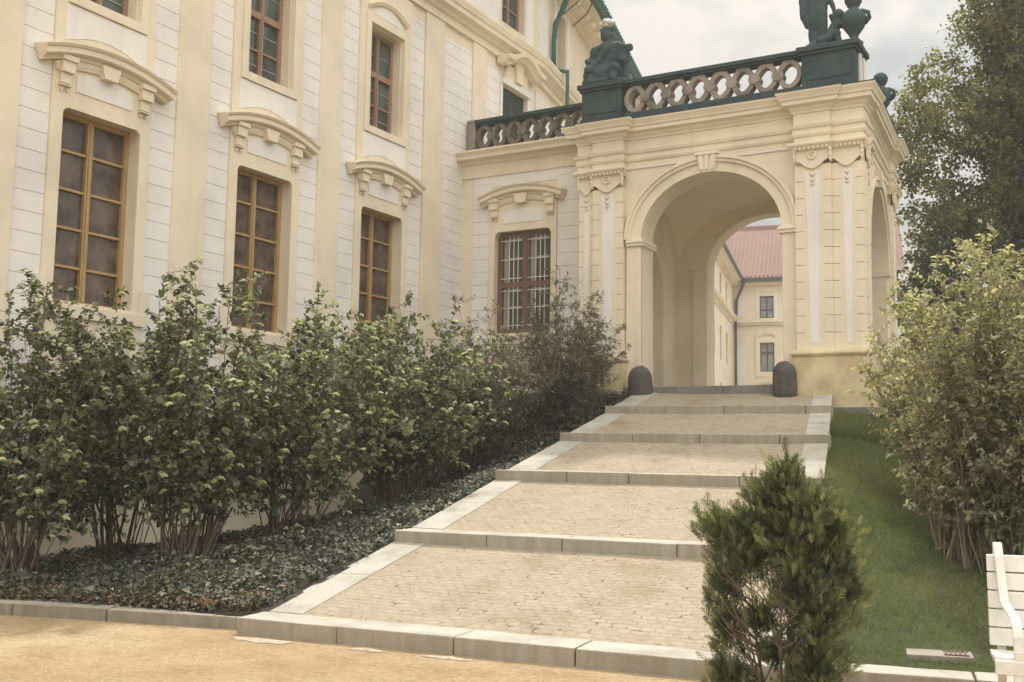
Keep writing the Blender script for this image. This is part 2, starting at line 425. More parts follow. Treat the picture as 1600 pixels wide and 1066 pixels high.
c.v[1] = (-4.4, 19.9, 2.84); c.v[2] = (-4.4, 130, 2.84)
structure(c.build('courtyard_paving', PAVING))

# ------------------------------------------------------------------ the ramped steps
stairs = thing('ramped_staircase', 'broad ramp of five sand coloured paved treads with pale stone kerbs, leading to the arch', 'staircase')
for k in range(5):
    t0, t1 = TK[k], TK[k + 1]; z0 = ZK[k]; z1 = ZK[k + 1] - RISE
    w0, w1 = sr(t0), sr(t1)
    lw, rw = 0.40, 0.33
    # riser kerb of separate stones
    cuts = [0, 1.08 + 0.1 * (k % 2), 2.2 - 0.12 * (k % 3), 3.2 + 0.05 * k, w0] if k > 2 else [0, 1.02 + 0.1 * (k % 2), 2.1 - 0.12 * (k % 3), 3.12 + 0.07 * k, w0 - 0.62, w0]
    m = MB(ST)
    for a, b2 in zip(cuts, cuts[1:]):
        dz = random.uniform(-0.004, 0.004); dt = random.uniform(-0.006, 0.006)
        m.box(a + 0.004, b2 - 0.004, t0 + dt, t0 + 0.40, z0 - 0.42, z0 + dz)
    rough(m.build('riser_kerb', KERB, stairs, bevel=0.012))
    # sloping tread
    ta = t0 + 0.405; za = z0 - 0.008; zb = z1 - 0.01
    zz = lambda t: za + (zb - za) * (t - ta) / (t1 - ta)
    m = MB(ST); nseg = 14; nn = 20
    rng = random.Random(k)
    vs = []; fs = []
    for i in range(nseg + 1):
        t = ta + (t1 + 0.05 - ta) * i / nseg
        for j in range(nn + 1):
            s = lw - 0.02 + (sr(t) - rw + 0.02 - lw + 0.02) * j / nn
            edge = 0 if i in (0, nseg) or j in (0, nn) else 1
            vs.append((s, t, zz(t) + 0.007 * math.sin(s * 3.1 + k) * math.sin(t * 2.7 + k) * edge))
    for i in range(nseg):
        for j in range(nn):
            a = i * (nn + 1) + j; fs.append((a, a + 1, a + nn + 2, a + nn + 1))
    m.add(vs, fs)
    loc = ST(0, 0, 0)
    tr = MB(); tr.v = [(p[0] - loc[0], p[1] - loc[1], p[2]) for p in m.v]
    cs, sn = math.cos(-YS), math.sin(-YS)
    tr.v = [(x * cs - y * sn, x * sn + y * cs, z) for x, y, z in tr.v]; tr.f = m.f
    to = tr.build('paved_tread', SETTS, stairs, smooth=True, loc=(loc[0], loc[1], 0)); to.rotation_euler.z = YS
    # side kerbs
    for side in (0, 1):
        m = MB(ST)
        nb = 2 if k < 3 else 2
        for q in range(nb):
            a = ta + (t1 - ta) * q / nb + 0.003; b2 = ta + (t1 - ta) * (q + 1) / nb - 0.003
            if side == 0: sa = (0.0, lw); sb = (0.0, lw)
            else: sa = (sr(a) - rw, sr(a)); sb = (sr(b2) - rw, sr(b2))
            up = 0.012
            m.add([(sa[0], a, zz(a) - 0.45), (sa[1], a, zz(a) - 0.45), (sb[1], b2, zz(b2) - 0.45), (sb[0], b2, zz(b2) - 0.45),
                   (sa[0], a, zz(a) + up), (sa[1], a, zz(a) + up), (sb[1], b2, zz(b2) + up), (sb[0], b2, zz(b2) + up)],
                  [(0, 1, 2, 3), (4, 5, 6, 7), (0, 1, 5, 4), (1, 2, 6, 5), (2, 3, 7, 6), (3, 0, 4, 7)])
        rough(m.build('side_kerb', KERB, stairs, bevel=0.01))

# kerbs of the beds
KERB_SHADED = stone('dirty_shaded_kerb_stone', (0.40, 0.365, 0.30), (0.26, 0.23, 0.18), grime=(0.20, 0.165, 0.11))  # dirtier kerb stone, with the shade of the shrubs mixed into its colour
def kerb_line(pts, depth, z1, cuts, name, label, mat=None):
    m = MB()
    for (a, b2) in zip(cuts, cuts[1:]):
        def at(t):
            for (x0, y0, q0), (x1, y1, q1) in zip(pts, pts[1:]):
                if q0 <= t <= q1:
                    f = (t - q0) / (q1 - q0); return Vector((x0 + (x1 - x0) * f, y0 + (y1 - y0) * f))
        p, q = at(a + 0.0008), at(b2 - 0.0008); d = (q - p).normalized(); nrm = Vector((-d.y, d.x)) * depth
        dz = random.uniform(-0.004, 0.004)
        vs = [(p.x, p.y), (q.x, q.y), (q.x + nrm.x, q.y + nrm.y), (p.x + nrm.x, p.y + nrm.y)]
        m.add([(x, y, -0.25) for x, y in vs] + [(x, y, z1 + dz) for x, y in vs], [(0, 1, 2, 3), (4, 5, 6, 7), (0, 1, 5, 4), (1, 2, 6, 5), (2, 3, 7, 6), (3, 0, 4, 7)])
    o = rough(m.build(name, mat or KERB, bevel=0.012))
    return tag(o, label, 'kerb')
kerb_line([(-16, 5.75, 0), (-11.6, 6.12, 0.4), (-9.26, 6.62, 0.65), (-6.80, 7.275, 1)], 0.36, 0.112, [0.001, 0.2, 0.4, 0.52, 0.66, 0.80, 0.999], 'garden_kerb', 'low stained, shade-darkened stone kerb in front of the ivy bed, left of the steps', KERB_SHADED)
kerb_line([(-1.97, 7.745, 0), (6, 9.25, 1)], 0.30, 0.13, [0.001, 0.13, 0.27, 0.42, 0.6, 0.8, 0.999], 'garden_kerb', 'low pale stone kerb along the lawn, running behind the white bench')

# mortar smears on the gravel at the first riser
rng = random.Random(3); MORTAR = simple('pale_mortar', (0.40, 0.335, 0.25), 0.9, var=0.35, nscale=20, bumps=0.5)
for (cx, cy, w, h, lab_) in ((-6.32, 6.94, 0.30, 0.085, 'largest pale mortar smear on the gravel, at the corner of the lowest step'), (-5.35, 7.09, 0.16, 0.045, 'small pale mortar smear at the foot of the lowest step, between two others'), (-4.6, 7.17, 0.24, 0.04, 'thin pale mortar smear along the foot of the lowest step, nearest the thuja')):
    m = MB()
    k = 22; vs = []
    for i in range(k):
        a = 2 * math.pi * i / k; r = 1 + rng.uniform(-0.3, 0.25)
        vs.append((cx + math.cos(a) * w * r + 0.1 * math.sin(a) * h, cy + math.sin(a) * h * r + math.cos(a) * w * 0.11, 0.004))
    vs.append((cx, cy, 0.022))
    m.add(vs, [(i, (i + 1) % k, k) for i in range(k)])
    tag(m.build('mortar_smear', MORTAR, smooth=True), lab_, 'mortar', 'mortar smears by the lowest step')

# ------------------------------------------------------------------ the palace wing
FX = -12.83
FAC = frame(FX, 0, 0, 1, 1, 0)
B1 = Vector((FX, 23.4)); D2 = Vector((-0.185, 1)).normalized(); B2 = Vector((-13.50, 27.0)); D3 = Vector((-0.23, 1)).normalized()
D2 = (B2 - B1).normalized()
CORNER = Vector((-24.86, 76.18)); D3 = (CORNER - B2).normalized()
SEG2 = frame(B1.x, B1.y, D2.x, D2.y, D2.y, -D2.x)
SEG3 = frame(B2.x, B2.y, D3.x, D3.y, D3.y, -D3.x)
L2 = (B2 - B1).length; L3 = (CORNER - B2).length
palace = thing('palace_wing', 'cream and white palace wing with tall windows under curved hoods, left of the steps', 'palace')
CEN = [10.24, 13.66, 17.03]
def cells(mb, u0, u1, z0, z1, holes, n0, n1):
    us = sorted({u0, u1, *[h[0] for h in holes], *[h[1] for h in holes]})
    for a, b2 in zip(us, us[1:]):
        hs = sorted([h for h in holes if h[0] < b2 - 1e-6 and h[1] > a + 1e-6], key=lambda h: h[2])
        z = z0
        for h in hs:
            if h[2] > z: mb.box(a, b2, n0, n1, z, h[2])
            z = h[3]
        if z < z1: mb.box(a, b2, n0, n1, z, z1)
holes = []
for c0 in CEN:
    holes += [(c0 - 0.70, c0 + 0.70, 3.58, 6.36), (c0 - 0.53, c0 + 0.53, 8.02, 10.07)]
holes += [(21.72, 22.92, 8.6, 10.46)]
for c0 in (12.1, 15.4, 18.7, 22.25): holes += [(c0 - 0.56, c0 + 0.56, 12.05, 13.75)]
m = MB(FAC); cells(m, 2.0, 23.4, -0.2, 14.4, holes, -0.45, 0.0)
m.box(2.0, 23.4, -5.0, -0.9, -0.2, 14.4)
m.fr = SEG2; cells(m, 0.02, L2, 1, 14.4, [(1.9, 2.75, 12.05, 13.75)], -0.45, 0.0)
h3 = [(4 + 4.1 * i, 5.1 + 4.1 * i, a, b2) for i in range(11) for a, b2 in ((12.0, 13.55), (7.8, 10.0), (3.9, 6.3))]
m.fr = SEG3; cells(m, 0.02, L3, 1, 14.4, h3, -0.45, 0.0)
m.box(0, L3, -3.0, -0.8, 1, 14.4)
m.build('wall', CREAM, palace)

# white ashlar courses (thin slabs with open grooves) beside each window
def courses(mb, u0, u1, z0, z1, h=0.283, gap=0.010, n=0.013, ph=0.0):
    z = z0 - ph
    while z < z1 - 0.02:
        a = max(z0, z + gap); b2 = min(z1, z + h)
        if b2 - a > 0.02: mb.box(u0, u1, -0.002, n, a, b2)
        z += h
for a, b2, z0, z1 in [(c0 + q[0], c0 + q[1], 1.35, 10.77) for c0 in CEN for q in ((-1.37, -0.875), (0.875, 1.37))] + [(19.17, 20.35, 1.35, 10.77), (20.98, 21.68, 8.2, 10.80), (22.97, 23.33, 8.2, 10.80)]:
    m = MB(FAC); courses(m, a, b2, z0, z1); m.build('ashlar_panel', WHITE, palace)
# white infill panels
for c0 in CEN:
    m = MB(FAC)
    arc = [(c0 - 0.66 + 1.32 * i / 12, 7.30 + 0.17 * (1 - (2 * i / 12 - 1) ** 2)) for i in range(13)]
    m.poly([(c0 - 0.72, 7.83), (c0 - 0.72, 7.30)] + arc[1:-1] + [(c0 + 0.72, 7.30), (c0 + 0.72, 7.83)], 0.05, 0.062); m.build('white_panel', WHITE, palace); m = MB(FAC)
    arc = [(c0 - 0.49 + 0.98 * i / 10, 6.83 + 0.10 * (1 - (2 * i / 10 - 1) ** 2)) for i in range(11)]
    m.poly([(c0 - 0.49, 6.60)] + arc + [(c0 + 0.49, 6.60)], 0.05, 0.066); m.build('white_panel', WHITE, palace); m = MB(FAC)
    arc = [(c0 - 0.46 + 0.92 * i / 10, 10.36 + 0.22 * (1 - (2 * i / 10 - 1) ** 2)) for i in range(11)]
    m.poly([(c0 - 0.46, 10.30)] + arc + [(c0 + 0.46, 10.30)], 0.05, 0.066); m.build('white_panel', WHITE, palace)
for a, b2 in ((9.1, 11.3), (12.8, 14.7), (16.2, 17.9), (19.4, 21.55), (22.86, 23.2)): MB(FAC).box(a, b2, 0.0, 0.025, 11.8, 14.0).build('white_panel', WHITE, palace)
for a, b2, n, z0, z1 in ((0.25, 1.0, 0.025, 11.8, 14.0), (1.55, 1.82, 0.03, 11.9, 13.95), (2.83, 3.05, 0.03, 11.9, 13.95), (0.02, L2, 0.02, 8.2, 10.8)):
    MB(SEG2).box(a, b2, 0, n, z0, z1).build('white_panel', WHITE, palace)
# plinth at the foot
m = MB(FAC); m.box(2.0, 20.05, 0.0, 0.055, -0.2, 1.30); m.box(2.0, 20.05, 0.0, 0.075, 1.30, 1.34)
m.build('plinth', CREAM, palace)
m = MB(FAC); m.box(2.0, 20.05, 0.0, 0.75, -0.2, 0.13)
m.build('paved_drip_strip', GREYSTONE, palace)
# flat pilaster strips between the bays
for a, b2 in ((8.13, 8.87), (11.61, 12.29), (15.03, 15.66), (18.43, 19.16), (20.36, 20.97)):
    MB(FAC).box(a, b2, 0.0, 0.052, 1.342, 11.07).build('pilaster_strip', CREAM, palace, bevel=0.006)
# raised strip round both windows of a bay
def rrect(u0, u1, z0, z1, r, k=5, bottom=False):
    pts = [(u0, z0), (u1, z0)]
    pts += [(u1 - r + r * math.cos(t), z1 - r + r * math.sin(t)) for t in [math.pi / 2 * i / k for i in range(k + 1)]]
    pts += [(u0 + r - r * math.sin(t), z1 - r + r * math.cos(t)) for t in [math.pi / 2 * i / k for i in range(k + 1)]]
    return pts
def around(mb, o_, i_, n0, n1):
    """plate between rectangle o_ and rounded opening i_ (u0,u1,z0,z1,r)"""
    inner = rrect(*i_); u0, u1, z0, z1 = o_; k = (len(inner) - 2) // 2
    outer = [(u0, z0), (u1, z0)] + [(u1, z1 - (z1 - z0) * 0.0)] * 0
    for i, (u, z) in enumerate(inner[2:]):
        outer.append((u1, z) if (i < k // 2 + 1) else (u, z1) if i < k else (u, z1) if i < k + k // 2 else (u0, z))
    outer[2 + k // 2] = (u1, z1); outer[2 + k + k // 2] = (u0, z1)
    mb.strip(outer, inner, n0, n1, closed=True)
for c0 in CEN:
    m = MB(FAC)
    around(m, (c0 - 0.87, c0 + 0.87, 3.55, 6.98), (c0 - 0.68, c0 + 0.68, 3.60, 6.34, 0.10), 0.0, 0.05)
    m.box(c0 - 0.87, c0 + 0.87, 0, 0.05, 1.345, 3.38)
    m.box(c0 - 0.92, c0 + 0.92, 0, 0.10, 3.38, 3.55)
    m.box(c0 - 0.95, c0 - 0.80, 0.05, 0.075, 3.55, 3.92); m.box(c0 + 0.80, c0 + 0.95, 0.05, 0.075, 3.55, 3.92)
    cells(m, c0 - 0.87, c0 + 0.87, 6.98, 11.02, [(c0 - 0.55, c0 + 0.55, 8.0, 10.09)], 0.0, 0.05)
    m.build('window_surround', CREAM, palace)
    m = MB(FAC)
    cells(m, c0 - 0.70, c0 + 0.70, 7.85, 10.27, [(c0 - 0.56, c0 + 0.56, 7.99, 10.10)], 0.05, 0.09)
    m.build('upper_window_architrave', CREAM, palace, bevel=0.006)
def arc_path(c0, half, sag, z, k=22):
    Rr = (half * half + sag * sag) / (2 * sag); out = []
    a0 = math.asin(half / Rr)
    for i in range(k + 1):
        a = -a0 + 2 * a0 * i / k
        out.append((c0 + Rr * math.sin(a), z + sag - Rr + Rr * math.cos(a), math.sin(a), math.cos(a)))
    return out
def pediment(fr, c0, zt, par, half=1.17, sag=0.21, s=1.0):
    m = MB(fr)
    prof = [(0.03, -0.20), (0.13, -0.20), (0.15, -0.155), (0.22, -0.14), (0.245, -0.125), (0.245, -0.05), (0.275, -0.035), (0.30, 0.0), (0.03, 0.035)]
    m.sweep_uz(arc_path(c0, half, sag, zt), prof)
    # bed mould, keystone and two brackets with drops
    m.sweep_uz(arc_path(c0, half * 0.80, sag * 0.72, zt + sag * 0.20), [(0.03, -0.30), (0.085, -0.30), (0.11, -0.24), (0.11, -0.18), (0.03, -0.18)])
    m.poly([(c0 - 0.17, zt + sag - 0.18), (c0 + 0.17, zt + sag - 0.18), (c0 + 0.115, zt - 0.17), (c0 - 0.115, zt - 0.17)], 0.06, 0.19)
    for s_ in (-1, 1):
        b0 = c0 + s_ * 0.70
        m.box(b0 - 0.13, b0 + 0.13, 0.05, 0.20, zt - 0.10, zt - 0.02)
        m.box(b0 - 0.105, b0 + 0.105, 0.05, 0.165, zt - 0.26, zt - 0.10)
        m.box(b0 - 0.08, b0 + 0.08, 0.05, 0.115, zt - 0.41, zt - 0.262)
        m.box(b0 - 0.09, b0 + 0.09, 0.05, 0.125, zt - 0.445, zt - 0.425)
        for d_ in (-0.05, 0.05): m.poly([(b0 + d_ - 0.032, zt - 0.47), (b0 + d_ + 0.032, zt - 0.47), (b0 + d_, zt - 0.525)], 0.05, 0.09)
    return m.build('window_hood', CREAM, par, bevel=0.006)
for c0 in CEN:
    pediment(FAC, c0, 7.06, palace)
# thin arched hoods over the upper windows
for c0 in CEN:
    m = MB(FAC); m.sweep_uz(arc_path(c0, 0.66, 0.20, 10.42), [(0.04, -0.06), (0.10, -0.06), (0.14, 0.0), (0.04, 0.03)]); m.build('upper_hood_moulding', CREAM, palace)
# string course
PATH = [(FX, 2.0), (B1.x, B1.y), (B2.x, B2.y), (CORNER.x, CORNER.y)]
m = MB(); m.sweep_plan(PATH, [(0.0, 11.06), (0.085, 11.06), (0.085, 11.14), (0.06, 11.15), (0.06, 11.24), (0.12, 11.26), (0.16, 11.32), (0.29, 11.36), (0.30, 11.46), (0.33, 11.48), (0.37, 11.60), (0.37, 11.64), (0.02, 11.74)])
m.build('string_course', CREAM, palace)
# eaves: coved soffit with ribs, gutter, roof
m = MB(); m.sweep_plan(PATH, [(0.0, 13.95), (0.10, 13.95), (0.14, 14.02), (0.30, 14.06), (0.32, 14.12), (0.50, 14.22), (0.66, 14.26), (0.66, 14.34), (0.0, 14.42)])
m.fr = SEG2
for i in range(7): m.box(0.2 + i * 0.52, 0.32 + i * 0.52, 0.0, 0.5, 13.98, 14.10)
m.fr = SEG3
for i in range(60): m.box(0.2 + i * 0.8, 0.40 + i * 0.8, 0.0, 0.52, 13.98, 14.14)
m.fr = FAC
for i in range(20): m.box(12.5 + i * 0.52, 12.62 + i * 0.52, 0.0, 0.5, 13.98, 14.10)
m.build('eaves', CREAM, palace)
m = MB(); m.sweep_plan(PATH, [(0.60, 14.345), (0.78, 14.345), (0.84, 14.42), (0.84, 14.50), (0.60, 14.50)])
for fr, L in ((SEG2, L2), (SEG3, 30.0), (FAC, 23.4)):
    m.fr = fr; u = 0.1 if fr is not FAC else 14.0
    while u < L:
        m.box(u, u + 0.13, 0.80, 0.90, 14.45, 14.56); u += 0.26
m.build('gutter', COPPER, palace)
m = MB(); m.sweep_plan(PATH, [(0.80, 14.51), (0.80, 14.56), (-5.0, 18.6), (-5.0, 18.4)])
rf = m.build('roof', TILES, palace)
# downpipe and its stays
m = MB(SEG2)
pip = [(1.30, 0.62, 14.36), (1.30, 0.60, 14.15), (1.28, 0.34, 13.45), (1.27, 0.14, 13.05), (1.27, 0.11, 12.6), (1.27, 0.11, 11.8)]
m.tube([SEG2(*p) for p in pip], 0.075, 10) if False else None
mm = MB(); mm.tube([SEG2(*p) for p in pip], [0.10, 0.085, 0.075, 0.075, 0.07, 0.07], 10)
mm.tube([SEG2(1.27, 0.50, 11.75), SEG2(1.27, 0.50, 8.4)], 0.05, 8)
mm.tube([SEG2(1.27, 0.11, 11.82), SEG2(1.27, 0.5, 11.7)], 0.05, 8)
mm.build('downpipe', COPPER, palace, smooth=True)
for u in (0.4, 2.0, 2.9):
    mm = MB(); mm.tube([SEG2(u, 0.8, 14.42), SEG2(u + 0.1, 0.55, 14.0), SEG2(u + 0.15, 0.1, 13.7)], 0.018, 5); mm.build('eaves_stay', IRON, palace)

def window(fr, u0, u1, z0, z1, par, mf, mp, depth=-0.24, rows=(0.2, 0.4, 0.6, 0.8), transom=None, leads=(), fw=0.075, mull=0.10, bar=0.038, r=0.0, name='window'):
    w = u1 - u0; h = z1 - z0; uc = (u0 + u1) / 2
    m = MB(fr)
    n0, n1 = depth - 0.05, depth + 0.035
    m.box(u0, u0 + fw, n0, n1, z0, z1); m.box(u1 - fw, u1, n0, n1, z0, z1)
    m.box(u0 + fw, u1 - fw, n0, n1 - 0.002, z0, z0 + fw); m.box(u0 + fw, u1 - fw, n0, n1 - 0.002, z1 - fw, z1)
    m.box(uc - mull / 2, uc + mull / 2, n0, n1 + 0.004, z0 + fw, z1 - fw)
    m.box(uc - mull * 0.2, uc + mull * 0.2, n1, n1 + 0.022, z0 + fw, z1 - fw)
    for f in rows:
        z = z1 - h * f
        for a, b2 in ((u0 + fw, uc - mull / 2), (uc + mull / 2, u1 - fw)):
            m.box(a, b2, n0 + 0.01, n1 - 0.012, z - bar / 2, z + bar / 2)
    if transom:
        z = z1 - h * transom
        m.box(u0 + fw, u1 - fw, n0, n1 + 0.012, z - 0.06, z + 0.06)
    f_ = m.build(name, mf, par, bevel=0.004)
    p = MB(fr).box(u0 + 0.01, u1 - 0.01, depth - 0.035, depth - 0.025, z0 + 0.01, z1 - 0.01)
    po = p.build('pane', mp, f_)
    if leads:
        for f in leads:
            z = z1 - h * f; MB(fr).box(u0 + fw, u1 - fw, depth - 0.02, depth - 0.008, z - 0.007, z + 0.007).build('lead_came', LEAD, f_)
    return f_
for c0 in CEN:
    window(FAC, c0 - 0.70, c0 + 0.70, 3.58, 6.36, palace, HONEY, PANE_LOW)
    window(FAC, c0 - 0.53, c0 + 0.53, 8.02, 10.07, palace, TAN, PANE_UP, rows=(0.74,), transom=0.43, leads=(0.215, 0.585, 0.87), depth=-0.22)
for c0 in (12.1, 15.4, 18.7, 22.25):
    window(FAC, c0 - 0.56, c0 + 0.56, 12.05, 13.75, palace, TAN, PANE_UP, rows=(0.35, 0.68), depth=-0.2)
window(SEG2, 1.9, 2.75, 12.05, 13.75, palace, BROWNW, PANE_DARK, rows=(0.5,), depth=-0.3)
for h in h3[:33]:
    if h[0] < 18: continue
    window(SEG3, h[0], h[1], h[2], h[3], palace, REDWOOD, PANE_UP, rows=(0.35,), depth=-0.2)
# shuttered window above the terrace with its curled hood
m = MB(FAC)
m.box(21.74, 22.315, -0.12, -0.06, 8.6, 10.44); m.box(22.325, 22.90, -0.12, -0.06, 8.6, 10.44)
for i in range(24):
    z = 8.7 + i * 0.07
    for a, b2 in ((21.82, 22.24), (22.40, 22.82)):
        m.add([(a, -0.06, z), (b2, -0.06, z), (b2, -0.035, z + 0.045), (a, -0.035, z + 0.045), (a, -0.06, z + 0.06), (b2, -0.06, z + 0.06)], [(0, 1, 2, 3), (3, 2, 5, 4), (0, 3, 4), (1, 5, 2)])
m.build('shutter', SHUTTER, palace)
m = MB(FAC); m.box(21.62, 23.04, 0.0, 0.12, 10.46, 10.60); m.box(21.60, 21.70, 0, 0.06, 8.5, 10.46); m.box(22.94, 23.04, 0, 0.06, 8.5, 10.46)
m.build('shutter_lintel', WPAINT, palace, bevel=0.006)
m = MB(FAC)
pth = []
for i in range(33):
    f = -1 + 2 * i / 32; a = abs(f)
    z = 11.02 + (0.26 * math.cos(a / 0.72 * math.pi / 2) ** 1.0 if a < 0.72 else -0.0) 
    pth.append((22.35 + f * 0.92, z))
pp = []
for i, (u, z) in enumerate(pth):
    a = pth[max(0, i - 1)]; b2 = pth[min(len(pth) - 1, i + 1)]; d = Vector((b2[0] - a[0], b2[1] - a[1])).normalized()
    pp.append((u, z, -d.y, d.x))
m.sweep_uz(pp, [(0.04, -0.12), (0.26, -0.12), (0.30, -0.06), (0.40, -0.03), (0.42, 0.06), (0.04, 0.08)])
m.poly([(21.75, 10.61), (22.95, 10.61), (22.85, 11.0), (21.85, 11.0)], 0.0, 0.09)
m.poly([(22.20, 10.64), (22.50, 10.64), (22.56, 11.18), (22.14, 11.18)], 0.09, 0.17)
m.build('curled_hood', CREAM, palace)

# ------------------------------------------------------------------ the low connecting wing with one window
WY = 20.07
WING = frame(0, WY, 1, 0, 0, -1)
wing = thing('connecting_wing', 'low recessed wing with one barred brown window between the palace and the arched portico', 'building')
m = MB(WING); cells(m, FX, -9.0, 0.5, 8.1, [(-11.95, -10.53, 4.15, 6.42)], -0.45, 0.0)
m.box(FX, -9.0, -3.5, -0.8, 0.5, 8.1); m.box(FX + 0.1, -9.0, -3.4, 0.02, 8.1, 8.24)
m.build('wall', CREAM, wing)
for a, b2, z0, ph in ((-12.52, -12.08, 3.0, 0.0), (-10.40, -9.30, 3.0, 0.0), (-12.08, -10.40, 7.45, 0.03)):
    m = MB(WING); courses(m, a, b2, z0, 7.70, ph=ph); m.build('ashlar_panel', WHITE, wing)
m = MB(WING)
around(m, (-12.07, -10.41, 4.05, 7.1), (-11.94, -10.54, 4.16, 6.41, 0.12), 0.0, 0.05)
m.box(-12.15, -10.33, 0, 0.11, 3.92, 4.05); m.box(-12.07, -10.41, 0, 0.05, 2.6, 3.92)
m.build('window_surround', CREAM, wing)
m = MB(WING)
arc = [(-11.24 - 0.49 + 0.98 * i / 10, 6.80 + 0.09 * (1 - (2 * i / 10 - 1) ** 2)) for i in range(11)]
m.poly([(-11.73, 6.58)] + arc + [(-10.75, 6.58)], 0.05, 0.066); m.build('white_panel', WHITE, wing)
pediment(WING, -11.24, 7.16, wing, half=1.06, sag=0.22)
m = MB(); m.sweep_plan([(FX, WY), (-9.2, WY)], [(0, 7.70), (0.05, 7.70), (0.05, 7.98), (0.09, 7.99), (0.14, 8.05), (0.29, 8.08), (0.30, 8.15), (0.36, 8.22), (0.36, 8.26), (0, 8.3)])
m.build('cornice', CREAM, wing)
wf = window(WING, -11.95, -10.53, 4.15, 6.42, wing, BROWNW, PANE_DARK, rows=(), transom=0.52, depth=-0.16, fw=0.12, mull=0.16)
# rounded upper corners of the frame
m = MB(WING)
for s_, u in ((1, -11.95), (-1, -10.53)):
    for dd, nn_ in ((0.0, -0.13),):
        pts = [(u, 6.43), (u, 6.43 - 0.19)] + [(u + s_ * (0.19 - 0.19 * math.cos(t)), 6.43 - 0.19 + 0.19 * math.sin(t)) for t in [math.pi / 2 * i / 6 for i in range(1, 7)]]
        m.poly(pts, -0.4, 0.045)
m.build('corner_fillet', CREAM, wing)
m = MB(WING)
for a, b2 in ((-11.83, -11.31), (-11.17, -10.65)):
    for z0, z1 in ((4.27, 5.18), (5.30, 6.30)):
        for i in range(1, 4):
            u = a + 0.06 + (b2 - a - 0.08) * i / 4 + 0.02; m.box(u - 0.008, u + 0.008, -0.112, -0.098, z0, z1)
        for f in (0.08, 0.5, 0.92):
            z = z0 + (z1 - z0) * f; m.box(a, b2, -0.098, -0.088, z - 0.008, z + 0.008)
m.build('window_grille', WPAINT, wf)
m = MB(WING)
for a in (-11.83, -11.17):
    for z0, z1 in ((4.27, 5.18), (5.30, 6.30)):
        pts = [(a + 0.02 + 0.13 * i / 10, -0.178 + 0.006 * math.sin(i * 2.2)) for i in range(11)]
        for (u0_, q0), (u1_, q1) in zip(pts, pts[1:]):
            m.add([(u0_, q0, z0), (u1_, q1, z0), (u1_, q1, z1), (u0_, q0, z1)], [(0, 1, 2, 3)])
        m.box(a + 0.15, a + 0.50, -0.19, -0.182, z0 + (z1 - z0) * 0.50, z0 + (z1 - z0) * 0.56)
        m.box(a + 0.02, a + 0.51, -0.19, -0.182, z1 - 0.09, z1)
m.build('curtain', CURTAIN, wf, fix=False)

# ------------------------------------------------------------------ the arched portico
PY = 19.2
POR = frame(0, PY, 1, 0, 0, -1)
SK = 0.066; SLEN = 4.25
def SIDE(u, n, z): return (-3.90 - SK * u + n, PY + u, z)
XL, XR_ = -9.42, -3.85
portico = thing('arched_portico', 'cream portico with a tall round arch and pilasters at the head of the steps', 'portico')
AC, AA, AZ, AB = -6.71, 1.385, 5.77, 1.18
def arch_outline(c0, a, b2, zs, z0, k=28):
    pts = [(c0 - a, z0)]
    pts += [(c0 - a * math.cos(math.pi * i / k), zs + b2 * math.sin(math.pi * i / k)) for i in range(k + 1)]
    pts += [(c0 + a, z0)]
    return pts
def arch_wall(mb, u0, u1, z0, z1, arch, n0, n1):
    mb.poly([(u0, z0)] + arch + [(u1, z0), (u1, z1), (u0, z1)], n0, n1)
m = MB(POR)
arch_wall(m, XL + 0.02, XR_ - 0.02, 2.0, 7.95, arch_outline(AC, AA, AB, AZ, 2.0), -0.56, 0.0)
# back wall with its arch
def BACK(u, n, z): return (u, PY + 3.8 - n, z)
m.fr = BACK
arch_wall(m, -9.3, -4.10, 2.0, 7.95, arch_outline(AC, AA, AB - 0.03, AZ, 2.0), -0.45, 0.0)
m.box(-8.42, AC - AA - 0.001, 0.0, 0.06, 2.85, 5.75)
m.box(-8.47, AC - AA - 0.0, 0.0, 0.085, 5.75, 5.84)
# right-hand side wall with a narrower arch
m.fr = SIDE
arch_wall(m, 0.561, 3.80, 2.0, 7.95, arch_outline(1.95, 1.37, 1.38, 5.40, 2.0), -0.45, 0.0)
# left-hand wall with a blind arch recess
m.fr = lambda u, n, z: (-8.80 + n, PY + u, z)
arch_wall(m, 0.561, 3.8, 2.0, 7.95, arch_outline(1.75, 1.15, 1.0, 5.2, 2.0), -0.32, 0.0)
m.box(0.561, 3.8, -0.62, -0.325, 2.0, 7.95)
m.build('wall', CREAM, portico)
# sail vault
m = MB(); vs = []; fs = []; nx, ny = 28, 24
x0, x1, y0, y1 = -8.80, -4.32, PY + 0.52, PY + 3.84
for j in range(ny + 1):
    for i in range(nx + 1):
        a = -1 + 2 * i / nx; b2 = -1 + 2 * j / ny
        vs.append((x0 + (x1 - x0) * i / nx, y0 + (y1 - y0) * j / ny, 5.76 + 2.0 * math.sqrt(max(0, 1 - a * a / 2 - b2 * b2 / 2))))
for j in range(ny):
    for i in range(nx):
        a = j * (nx + 1) + i; fs.append((a, a + 1, a + nx + 2, a + nx + 1))
m.add(vs, fs); m.build('vault', VAULT, portico, smooth=True)
m = MB(); m.box(-9.38, -4.25, PY + 0.05, PY + 4.2, 7.955, 8.20); m.build('roof_slab', GREYSTONE, portico)
# floor and threshold
m = MB(); m.box(-9.3, -4.2, PY + 0.02, PY + 4.3, 2.3, 2.838); m.build('floor', PAVING, portico)
m = MB()
m.box(AC - 1.75, -6.40, PY - 0.22, PY + 0.015, 2.4, 2.868); m.box(-6.392, AC + 1.40, PY - 0.22, PY + 0.015, 2.4, 2.868)
m.build('threshold', GREYSTONE, portico, bevel=0.01)
